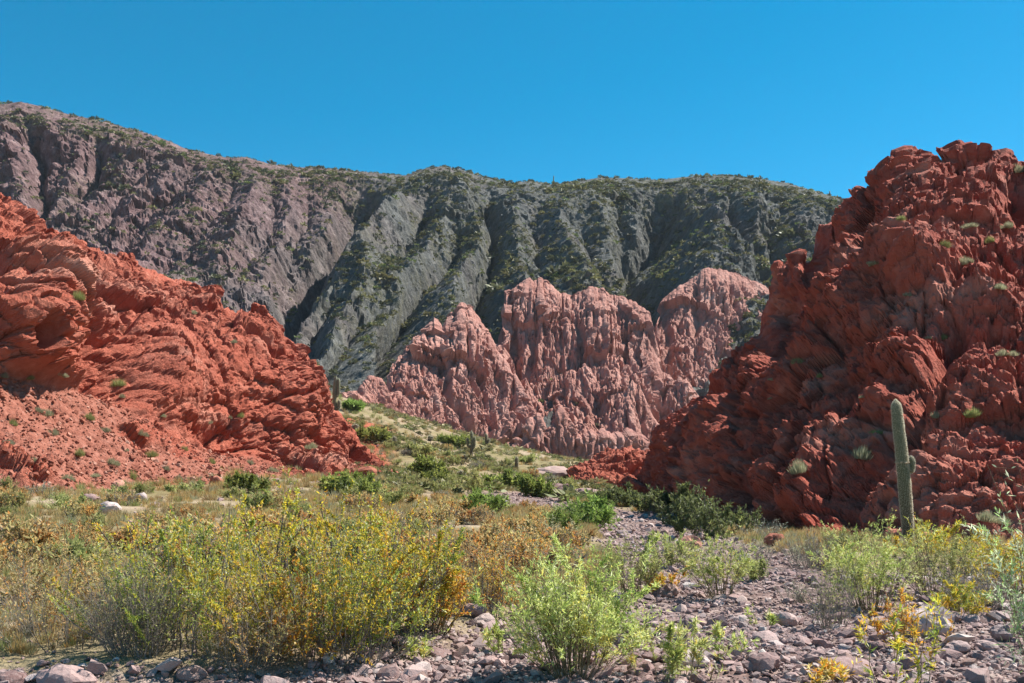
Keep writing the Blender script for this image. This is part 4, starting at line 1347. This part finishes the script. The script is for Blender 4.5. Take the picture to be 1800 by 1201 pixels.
def spine_mesh(name, axis, rad, ribs, n, ln, wd, seed, col):
    rng = np.random.default_rng(seed)
    T = unit(np.gradient(axis, axis=0))
    U = unit(np.cross(T, np.array((0.0, 1.0, 0.0))))
    W = np.cross(T, U)
    t = rng.random(n) * (len(axis) - 1.001)
    i = t.astype(int)
    f = (t - i)[:, None]
    r = rng.integers(0, ribs, n) * 2 * math.pi / ribs
    rr = rad[i] * (1 - f[:, 0]) + rad[i + 1] * f[:, 0]
    o = np.cos(r)[:, None] * U[i] + np.sin(r)[:, None] * W[i]
    p = axis[i] * (1 - f) + axis[i + 1] * f + o * (rr * 0.985)[:, None]
    d = unit(o + rng.normal(0, 0.5, (n, 3)) + np.where((t > len(axis) - 8)[:, None], np.array((0, 0, 0.8)), np.array((0, 0, 0.0))))
    V, Fq = leaf_quads(p, d, unit(rng.normal(size=(n, 3))), ln * rng.uniform(0.5, 1.3, n), np.full(n, wd))
    return np_mesh(name, V, Fq, M['spine'], None, None, np.repeat(np.array(col) * rng.uniform(0.8, 1.1, (n, 1)), 4, 0))


M['spine'] = mat_leaf('cactus_spine', 0.5)


def dome(rad, k, n=8):
    """close the end of a radius list with a rounded top"""
    r = rad.copy()
    r[-n:] = rad[-n] * np.sqrt(np.maximum(1 - np.linspace(0, 1, n) ** 2, 0.0004))
    return r


def axis_line(pts, k):
    pts = np.array(pts, float)
    s = np.concatenate([[0], np.cumsum(np.linalg.norm(np.diff(pts, axis=0), axis=1))])
    q = np.linspace(0, s[-1], k)
    A = np.stack([np.interp(q, s, pts[:, j]) for j in range(3)], -1)
    for j in range(3):
        A[1:-1, j] = np.convolve(np.pad(A[:, j], 3, mode='edge'), np.ones(7) / 7, 'valid')[1:-1]
    return A


# the tall cactus in front of the bluff
cp0 = ground_at(1597, 957)
u = cp0[1] / F      # metres per photograph pixel at the cactus
pts = [((x - 1597) * u, 0, (957 - y) * u) for x, y in [(1597, 965), (1596, 930), (1592, 880), (1588, 830), (1584, 790), (1579, 750), (1576, 720), (1574, 703)]]
A1 = axis_line(pts, 70)
wid = np.interp(np.linspace(0, 1, 70), [0, 0.1, 0.3, 0.5, 0.58, 0.62, 0.8, 0.95, 1], [8.6, 9.4, 10.2, 10.4, 10.2, 9.8, 9.4, 8.6, 7.8])
rad1 = dome(wid * u * (1 + 0.02 * np.sin(np.arange(70) * 0.9) * (np.arange(70) > 20)), 70, 7)
root = put_plant('cactus', (), cp0, 'tall grey-green column cactus with one short arm before the red bluff', 'cactus')
V, Fq, _ = cactus_column(A1, rad1, 24, 4, 0.13)
stem = link(bpy.data.objects.new('stem', np_mesh('cactus_stem', V, Fq, M['cactus'])), root)
link(bpy.data.objects.new('spines', spine_mesh('cactus_spines', A1, rad1, 24, 20000, 0.036, 0.006, 1, (0.78, 0.72, 0.56))), stem)
apts = [((x - 1597) * u, 0.0, (957 - y) * u) for x, y in [(1590, 824), (1598, 832), (1603, 828), (1604, 814), (1601, 802)]]
A2 = axis_line(apts, 26)
rad2 = dome(np.interp(np.linspace(0, 1, 26), [0, 0.3, 0.6, 1], [3, 4.4, 4.9, 4.7]) * u, 26, 7)
V, Fq, _ = cactus_column(A2, rad2, 14, 4, 0.12)
arm = link(bpy.data.objects.new('arm', np_mesh('cactus_arm', V, Fq, M['cactus'])), root)
link(bpy.data.objects.new('spines', spine_mesh('cactus_arm_spines', A2, rad2, 14, 1500, 0.036, 0.006, 2, (0.66, 0.64, 0.5))), arm)
# ring of dried flower buds round the stem
for j in range(9):
    a = j * 0.7
    bm = bmesh.new()
    bmesh.ops.create_icosphere(bm, subdivisions=2, radius=0.04)
    for v in bm.verts:
        v.co *= 1 + 0.25 * math.sin(9 * v.co.x * 20 + j)
        v.co.z *= 0.8
    me = bpy.data.meshes.new('bud')
    bm.to_mesh(me)
    bm.free()
    if j == 0:
        M['bud'] = mat_stem('cactus_bud', (0.36, 0.27, 0.18), (0.52, 0.42, 0.30))
    me.materials.append(M['bud'])
    b = link(bpy.data.objects.new('flower_bud', me), root)
    b.location = ((1586 - 1597) * u + 10.4 * u * math.cos(a), 10.4 * u * math.sin(a) * -1, (957 - 814) * u + 0.02 * math.sin(3 * j))


def far_cactus_mesh(seed, h, r, arms):
    Vs, Fs, n0 = [], [], 0
    sp = []
    A = axis_line([(0, 0, -0.2), (0.05 * h * math.sin(seed), 0, h * 0.5), (0.02 * h, 0, h)], 22)
    specs = [(A, dome(np.full(22, r), 22, 5))]
    for side, z0, z1, out in arms:
        B = axis_line([(0, 0, z0 * h), (side * out * 0.8, 0.02, (z0 + 0.02) * h), (side * out, 0.03, (z0 + 0.1) * h), (side * out, 0.03, z1 * h)], 20)
        specs.append((B, dome(np.full(20, r * 0.8), 20, 5)))
    out = []
    for B, R_ in specs:
        out.append((B, R_))
    return out


def far_cactus(px, py, hpx, arms, label, on=None, seed=0, wide=1.0, crest=False):
    if on:
        if crest:      # stands on the skyline: the highest point of the ridge there
            _, V, sx, sy, _n = [q for q in SURF if q[0] == on][0]
            near = np.where(np.abs(sx - px) < 2.0)[0]
            p = V[near[np.argmin(sy[near])]]
        else:
            h = surf_at(px, py, on)
            if h is None:
                return
            p = h[0]
    else:
        p = ground_at(px, py)
    m = p[1] / F
    H = hpx * m
    r = max(0.22, 0.055 * H) * wide
    root = put_plant('cactus', (), p, label, 'cactus', 'far cacti of the valley')
    for j, (B, R_) in enumerate(far_cactus_mesh(seed, H, r, [(s, a, b, o * m) for s, a, b, o in arms])):
        V, Fq, _ = cactus_column(B, R_, 12, 2, 0.15)
        o = link(bpy.data.objects.new('stem' if j == 0 else 'arm', np_mesh('far_cactus', V, Fq, M['cactus'])), root)
        link(bpy.data.objects.new('spines', spine_mesh('far_spines', B, R_, 12, 260, 0.16, 0.03, j, (0.5, 0.48, 0.36))), o)


far_cactus(828, 803, 46, [(-1, 0.35, 0.72, 6), (1, 0.3, 0.78, 6)], 'candelabra cactus with two upturned arms below the pink cliff', seed=1)
far_cactus(854, 784, 22, [(1, 0.25, 0.6, 5)], 'small one-armed cactus beside the candelabra cactus', seed=2)
far_cactus(908, 826, 23, [], 'single slim cactus column on the slope', seed=3)
far_cactus(590, 727, 66, [(-1, 0.05, 0.3, 8), (1, 0.1, 0.36, 6), (1, 0.45, 0.95, 5)], 'many-armed cactus just behind the outcrop end', seed=4)
far_cactus(582, 688, 56, [(1, 0.3, 0.8, 5), (-1, 0.3, 0.72, 4)], 'thin cactus higher up behind the outcrop end', seed=5)
far_cactus(626, 760, 14, [(-1, 0.3, 0.9, 5)], 'short dark two-lobed cactus near the outcrop end', seed=6, wide=1.3)
far_cactus(693, 780, 12, [], 'stubby cactus on the grassy slope', seed=7)
far_cactus(755, 775, 9, [(1, 0.3, 0.9, 4)], 'tiny cactus pair high on the grassy slope', seed=8)
far_cactus(817, 811, 10, [], 'tiny cactus stump beside the candelabra cactus', seed=9)
far_cactus(811, 842, 14, [(1, 0.2, 0.9, 4)], 'stubby brown cactus above the olive bush', seed=10)
far_cactus(973, 333, 15, [], 'lone cactus on the mountain skyline', 'mountain', 11, crest=True)
far_cactus(1224, 386, 16, [], 'cactus standing on the mountain spur', 'mountain', 12)
far_cactus(1458, 358, 8, [], 'tiny cactus on the skyline next to the red bluff', 'mountain', 13, crest=True)


# ------------------------------------------------------------------ stones
def stone_mesh(seed, mat, npt=16, flat=0.62):
    r = np.random.default_rng(seed)
    v = unit(r.normal(size=(npt, 3))) * r.uniform(0.8, 1.05, (npt, 1)) * np.array((1.0, r.uniform(0.65, 0.95), flat * r.uniform(0.75, 1.2)))
    bm = bmesh.new()
    for c in v:
        bm.verts.new(c * 0.5)
    bmesh.ops.convex_hull(bm, input=bm.verts)
    loose = [q for q in bm.verts if not q.link_faces]
    bmesh.ops.delete(bm, geom=loose, context='VERTS')
    me = bpy.data.meshes.new('stone')
    bm.to_mesh(me)
    bm.free()
    me.materials.append(mat)
    return me


STONE = [stone_mesh(400 + i, M['stone'], 14 + 2 * (i % 4)) for i in range(14)]
RSTONE = [stone_mesh(450 + i, M['red_stone'], 16, 0.75) for i in range(5)]


def boulder_mesh(seed, mat):
    bm = bmesh.new()
    bmesh.ops.create_icosphere(bm, subdivisions=3, radius=0.5)
    V = np.array([v.co[:] for v in bm.verts])
    h, e = facets(V * 2.0 + seed * 3.3, seed % 50, 0.9)
    h2, _ = facets(V * 5.0 + seed, seed % 50 + 1, 0.9)
    V = V * (1 + 0.30 * h + 0.07 * h2 + 0.04 * fbm(V, 6, 3, off=seed))[:, None] * np.array((1, 0.8, 0.7))
    for v, c in zip(bm.verts, V):
        v.co = c
    me = bpy.data.meshes.new('boulder')
    bm.to_mesh(me)
    bm.free()
    me.materials.append(mat)
    return me


BOULD = [boulder_mesh(500 + i, M['stone']) for i in range(5)]
RBOULD = [boulder_mesh(520 + i, M['red_stone']) for i in range(3)]


def boulder(px, py, w, hfrac, label, k, red=False):
    p = ground_at(px, py)
    s = w / F * p[1]
    o = bpy.data.objects.new('boulder', (RBOULD if red else BOULD)[k % (3 if red else 5)])
    o.location = p + np.array((0, s * 0.3, s * 0.22 * hfrac))
    o.rotation_euler = (0.1 * math.sin(k), 0.15 * math.cos(2 * k), k * 1.3)
    o.scale = (s, s, s * hfrac * 1.2)
    link(o)
    tag(o, label, 'boulder')


for k, (px, py, w, hf, lab, red) in enumerate([
    (110, 1218, 90, 0.7, 'large pale pink boulder in the bottom corner below the grey twigs', False),
    (15, 1212, 66, 0.6, 'pale boulder cut by the picture edge in the bottom corner', False),
    (330, 1200, 60, 0.6, 'grey boulder in the shade of the thicket', False),
    (1175, 1050, 46, 0.8, 'dark pink angular rock beside the small orange bush', False),
    (1385, 1105, 44, 0.9, 'rounded pink rock next to the tiny sprig', False),
    (1345, 1180, 60, 0.75, 'pale pink broken boulder near the bottom edge', False),
    (1540, 1148, 50, 0.55, 'flat dark slab on the stones beneath the large shrub', False),
    (1640, 1122, 100, 0.7, 'long pale boulder beside the orange sprigs', False),
    (1768, 1128, 46, 0.9, 'squarish pink boulder at the picture edge', False),
    (1740, 1148, 42, 0.7, 'brownish boulder below the squarish pink one', False),
    (1690, 1150, 44, 0.7, 'rounded pink boulder between the long pale one and the brown one', False),
    (1500, 1190, 100, 0.4, 'flat pale rock behind the low golden sprigs', False),
    (1220, 1175, 70, 0.5, 'pale flat rock under the loose green sprigs', False),
    (1130, 1192, 60, 0.7, 'whitish rock between the lime shrub and the sprigs', False),
    (185, 905, 46, 0.8, 'largest white rock on the flats by the grey-green bush', False),
    (155, 882, 30, 0.7, 'white rock behind the largest one', False),
    (245, 880, 26, 0.8, 'small white rock on the flats before the scree', False),
    (270, 893, 22, 0.6, 'white rock nearest the thicket on the flats', False),
    (985, 872, 56, 0.6, 'brown boulder bank at the stony bend', False),
    (1040, 876, 52, 0.5, 'second brown boulder bank at the stony bend, nearer the shadow', False),
    (970, 838, 70, 0.4, 'long brown rock bank above the stony bend', False),
    (378, 852, 28, 0.9, 'rounded red boulder at the foot of the scree', True),
    (354, 852, 20, 0.9, 'smaller red boulder next to the rounded one', True),
    (206, 864, 32, 0.9, 'pointed red boulder under the scree', True),
    (640, 840, 44, 0.7, 'red boulder at the tip of the outcrop', True),
    (690, 838, 26, 0.7, 'red boulder apart from the outcrop tip', True),
    (1212, 968, 40, 0.9, 'upright red rock at the foot of the bluff among the shaded stones', True),
    (1365, 960, 36, 0.9, 'red rock at the foot of the bluff behind the grey bush', True),
    (1100, 945, 34, 0.6, 'dark stone at the start of the shaded bed', False),
    (830, 1085, 50, 0.7, 'pinkish rock between the orange shrub and the lime shrub', False),
    (850, 1100, 44, 0.6, 'grey-pink rock next to the lime shrub', False),
]):
    boulder(px, py, w, hf, lab, k, red)

# loose stones of the bed, the largest ones singly and the others as one mass
rs = np.random.default_rng(9)
n = 200000
r_ = np.exp(rs.uniform(np.log(7.0), np.log(115), n))
a_ = np.radians(rs.uniform(-30, 30, n))
x_, y_ = np.sin(a_) * r_, np.cos(a_) * r_
m_ = bed_mask(x_, y_)
keep = (rs.random(n) < sstep(1.45, 0.75, m_) * np.clip(0.75 + 1.6 * fbm(np.stack([x_, y_, 0 * x_], -1), 0.45, 2, off=3), 0.25, 1) + 0.025 + 0.09 * (y_ > 60)) & (np.abs(x_ / y_) < 0.56)
x_, y_, m_ = x_[keep], y_[keep], m_[keep]
z_ = ground_z(x_, y_)
size = np.clip(0.042 * np.exp(rs.normal(0, 0.70, len(x_))) * (0.75 + y_ / 50.0), 0.03, 0.34 + y_ / 400)
app = size / y_ * F * ((y_ * 0 + HZ - F * (z_ - EYE) / y_) < 1215)
order = np.argsort(-app)
FULL = order[:300]
REST = order[300:42000]
SO = []
for i in FULL:
    o = bpy.data.objects.new('stone', STONE[rs.integers(0, 14)])
    s = size[i]
    o.location = (x_[i], y_[i], z_[i] + 0.12 * s)
    o.rotation_euler = (rs.normal(0, 0.3), rs.normal(0, 0.3), rs.uniform(0, 6.28))
    o.scale = (s * 1.15, s * 1.15, s * 1.05)
    link(o)
    tag(o, None, 'stone')
    SO.append((o, 900 + F * x_[i] / y_[i], HZ - F * (z_[i] - EYE) / y_[i], app[i]))
label_all(SO, 'loose stone', 'loose stones of the dry stream bed')


def instancer(name, P, idx, rot, scl, meshes, label):
    """one object that carries many copies on its points"""
    col = bpy.data.collections.new(name + '_kinds')
    for j, me in enumerate(meshes):
        col.objects.link(bpy.data.objects.new('%s_kind_%02d' % (name, j), me))
    me = bpy.data.meshes.new(name)
    me.vertices.add(len(P))
    me.vertices.foreach_set('co', np.ascontiguousarray(P, np.float32).ravel())
    for an, ty, prop, av in (('rot', 'FLOAT_VECTOR', 'vector', rot), ('scl', 'FLOAT_VECTOR', 'vector', scl), ('idx', 'INT', 'value', idx)):
        a = me.attributes.new(an, ty, 'POINT')
        a.data.foreach_set(prop, np.ascontiguousarray(av, np.int32 if ty == 'INT' else np.float32).ravel())
    g = bpy.data.node_groups.new(name + '_nodes', 'GeometryNodeTree')
    g.interface.new_socket('Geometry', in_out='INPUT', socket_type='NodeSocketGeometry')
    g.interface.new_socket('Geometry', in_out='OUTPUT', socket_type='NodeSocketGeometry')
    gi, go = g.nodes.new('NodeGroupInput'), g.nodes.new('NodeGroupOutput')
    ci = g.nodes.new('GeometryNodeCollectionInfo')
    ci.inputs['Collection'].default_value = col
    ci.inputs['Separate Children'].default_value = True
    ci.inputs['Reset Children'].default_value = True
    ip = g.nodes.new('GeometryNodeInstanceOnPoints')
    ip.inputs['Pick Instance'].default_value = True
    g.links.new(gi.outputs[0], ip.inputs['Points'])
    g.links.new(ci.outputs[0], ip.inputs['Instance'])
    for an, ty, sock in (('idx', 'INT', 'Instance Index'), ('rot', 'FLOAT_VECTOR', 'Rotation'), ('scl', 'FLOAT_VECTOR', 'Scale')):
        na = g.nodes.new('GeometryNodeInputNamedAttribute')
        na.data_type = ty
        na.inputs['Name'].default_value = an
        out = [q for q in na.outputs if q.enabled and q.name == 'Attribute'][0]
        g.links.new(out, ip.inputs[sock])
    g.links.new(ip.outputs[0], go.inputs[0])
    o = link(bpy.data.objects.new(name, me))
    md = o.modifiers.new('scatter', 'NODES')
    md.node_group = g
    tag(o, label, None, None, 'stuff')
    return o


def rots(n, tilt):
    return np.stack([rs.normal(0, tilt, n), rs.normal(0, tilt, n), rs.uniform(0, 6.28, n)], -1)


i = REST
instancer('gravel', np.stack([x_[i], y_[i], z_[i] + 0.1 * size[i]], -1), rs.integers(0, 14, len(i)), rots(len(i), 0.35), np.repeat(size[i][:, None], 3, 1) * rs.uniform(0.85, 1.2, (len(i), 3)), STONE,
          'loose pink and grey gravel filling the dry stream bed')

# grass and low ground cover between the shrubs
BLADES = [tuft_mesh('blades', 340 + i, 0.30, 0.22, 60, [TAN, OLIV, PALE, [((0.42, 0.33, 0.16), 3), ((0.34, 0.27, 0.12), 2), ((0.36, 0.2, 0.09), 1)]][i], 0.012) for i in range(4)]
n = 26000
r_ = np.exp(rs.uniform(np.log(9.0), np.log(185), n))
a_ = np.radians(rs.uniform(-30, 30, n))
x_, y_ = np.sin(a_) * r_, np.cos(a_) * r_
pn = np.stack([x_, y_, 0 * x_], -1)
keep = (bed_mask(x_, y_) > 1.05) & (fbm(pn, 0.25, 3) > -0.12) & ((y_ > 13.5) | ((x_ < -2.7) & (y_ > 10.4))) & (np.abs(x_ / y_) < 0.56)
x_, y_ = x_[keep], y_[keep]
s_ = rs.uniform(0.5, 1.4, len(x_)) * (0.35 + y_ / 45.0)
s_ = np.minimum(s_, 2.6)
far = y_ > 75
idx = np.where(far, rs.choice(4, len(x_), p=[.12, .48, .2, .2]), rs.choice(4, len(x_), p=[.36, .14, .14, .36]))
instancer('grass', np.stack([x_, y_, ground_z(x_, y_)], -1), idx, rots(len(x_), 0.15), np.stack([s_ * 1.2, s_ * 1.2, s_ * 0.8], -1), BLADES, 'dry tawny grass and low herbs covering the valley floor')


def puff_mesh(name, seed, n, pal):
    """a bush far off: a dome of leaf clumps"""
    r = np.random.default_rng(seed)
    d = unit(r.normal(size=(n, 3)))
    d[:, 2] = np.abs(d[:, 2])
    p = d * r.uniform(0.25, 0.5, (n, 1)) * np.array((1, 1, 0.75))
    V, Fq = leaf_quads(p, unit(d + r.normal(0, 0.6, (n, 3))), unit(r.normal(size=(n, 3))), r.uniform(0.25, 0.5, n), r.uniform(0.15, 0.3, n))
    return np_mesh(name, V, Fq, M['far_leaf'], None, None, np.repeat(pick(r, pal, n) * r.uniform(0.7, 1.2, (n, 1)), 4, 0))


PUFF = [puff_mesh('puff', 600 + i, 46, [[((0.12, 0.13, 0.07), 3), ((0.18, 0.18, 0.09), 2)], [((0.20, 0.19, 0.08), 3), ((0.26, 0.24, 0.10), 2)], [((0.09, 0.105, 0.06), 3), ((0.13, 0.14, 0.08), 2)], [((0.17, 0.22, 0.07), 3), ((0.23, 0.26, 0.09), 2)]][i])
        for i in range(4)]
P2, PX, PY, veg, Nm = MTN
ok = (P2[..., 1] < crest_d(PX) + 50) & (PX > -120) & (PX < 1620) & (Nm[..., 2] > 0.35)
ids = np.where(ok.ravel())[0]
w = (veg.ravel()[ids] ** 1.4 + 0.06) * (0.2 + Nm[..., 2].ravel()[ids]) ** 2
ids = rs.choice(ids, 16000, p=w / w.sum())
pp = P2.reshape(-1, 3)[ids] + rs.normal(0, 0.3, (len(ids), 3)) * (1, 0, 0)
s_ = np.exp(rs.normal(0, 0.5, len(ids))) * 0.95
instancer('mountain_scrub', pp, rs.choice(4, len(ids), p=[.34, .3, .26, .1]), rots(len(ids), 0.15), np.stack([s_, s_, s_ * 0.85], -1), PUFF, 'scattered green bushes dotting the mountain slopes')
# low scrub of the grassy slope at the valley head
PUFF2 = [puff_mesh('puff', 640 + i, 46, [[((0.24, 0.23, 0.10), 3), ((0.32, 0.29, 0.13), 2)], [((0.34, 0.29, 0.13), 3), ((0.40, 0.34, 0.17), 2)], [((0.17, 0.18, 0.08), 3), ((0.24, 0.23, 0.10), 2)], [((0.22, 0.27, 0.08), 3), ((0.28, 0.31, 0.10), 2)]][i])
         for i in range(4)]
n = 5600
sx_, sd_ = rs.uniform(560, 1120, n), np.exp(rs.uniform(np.log(72), np.log(188), n))
xx = (sx_ - 900) / F * sd_
keep = (bed_mask(xx, sd_) > 1.1) & (fbm(np.stack([xx, sd_, 0 * xx], -1), 0.09, 3, off=12) > -0.02)
xx, yy = xx[keep], sd_[keep]
s_ = np.exp(rs.normal(0, 0.4, len(xx))) * 0.66
instancer('low_scrub', np.stack([xx, yy, ground_z(xx, yy)], -1), rs.choice(4, len(xx), p=[.36, .3, .22, .12]), rots(len(xx), 0.15), np.stack([s_, s_, s_ * 0.7], -1), PUFF2, 'low olive scrub and herbs covering the slope at the valley head')
# rubble of the scree
name, V, sx, sy, nrm = [q for q in SURF if q[0] == 'red_outcrop'][0]
tl = np.interp(sx, [-420, 0, 110, 170, 230, 300, 360, 440, 500, 560, 640, 700], [660, 665, 700, 700, 735, 770, 800, 815, 812, 800, 815, 840])
ids = np.where((sy > tl - 10) & (sy < 872) & (sx > -60))[0]
ids = rs.choice(ids, 5200)
s_ = np.clip(0.16 * np.exp(rs.normal(0, 0.5, len(ids))), 0.08, 0.7)
instancer('scree_rubble', V[ids] + nrm[ids] * 0.03, rs.integers(0, 5, len(ids)), rots(len(ids), 0.4), np.repeat(s_[:, None], 3, 1), RSTONE, 'red rubble lying on the scree below the outcrop')

# ------------------------------------------------------------------ thin dry air
t = NT('thin_haze')
pv = t.n('ShaderNodeVolumePrincipled')
pv.inputs['Color'].default_value = (0.86, 0.92, 1.0, 1)
pv.inputs['Density'].default_value = 0.00006
pv.inputs['Anisotropy'].default_value = 0.0
t.l(pv.outputs[0], t.out.inputs['Volume'])
bm = bmesh.new()
bmesh.ops.create_cube(bm, size=1.0)
me = bpy.data.meshes.new('haze')
bm.to_mesh(me)
bm.free()
me.materials.append(t.m)
hz = link(bpy.data.objects.new('haze', me))
hz.scale = (13000, 13000, 330)
hz.location = (0, 0, 330 / 2 - 90)
tag(hz, 'thin bluish haze in the air of the valley', None, None, 'stuff')
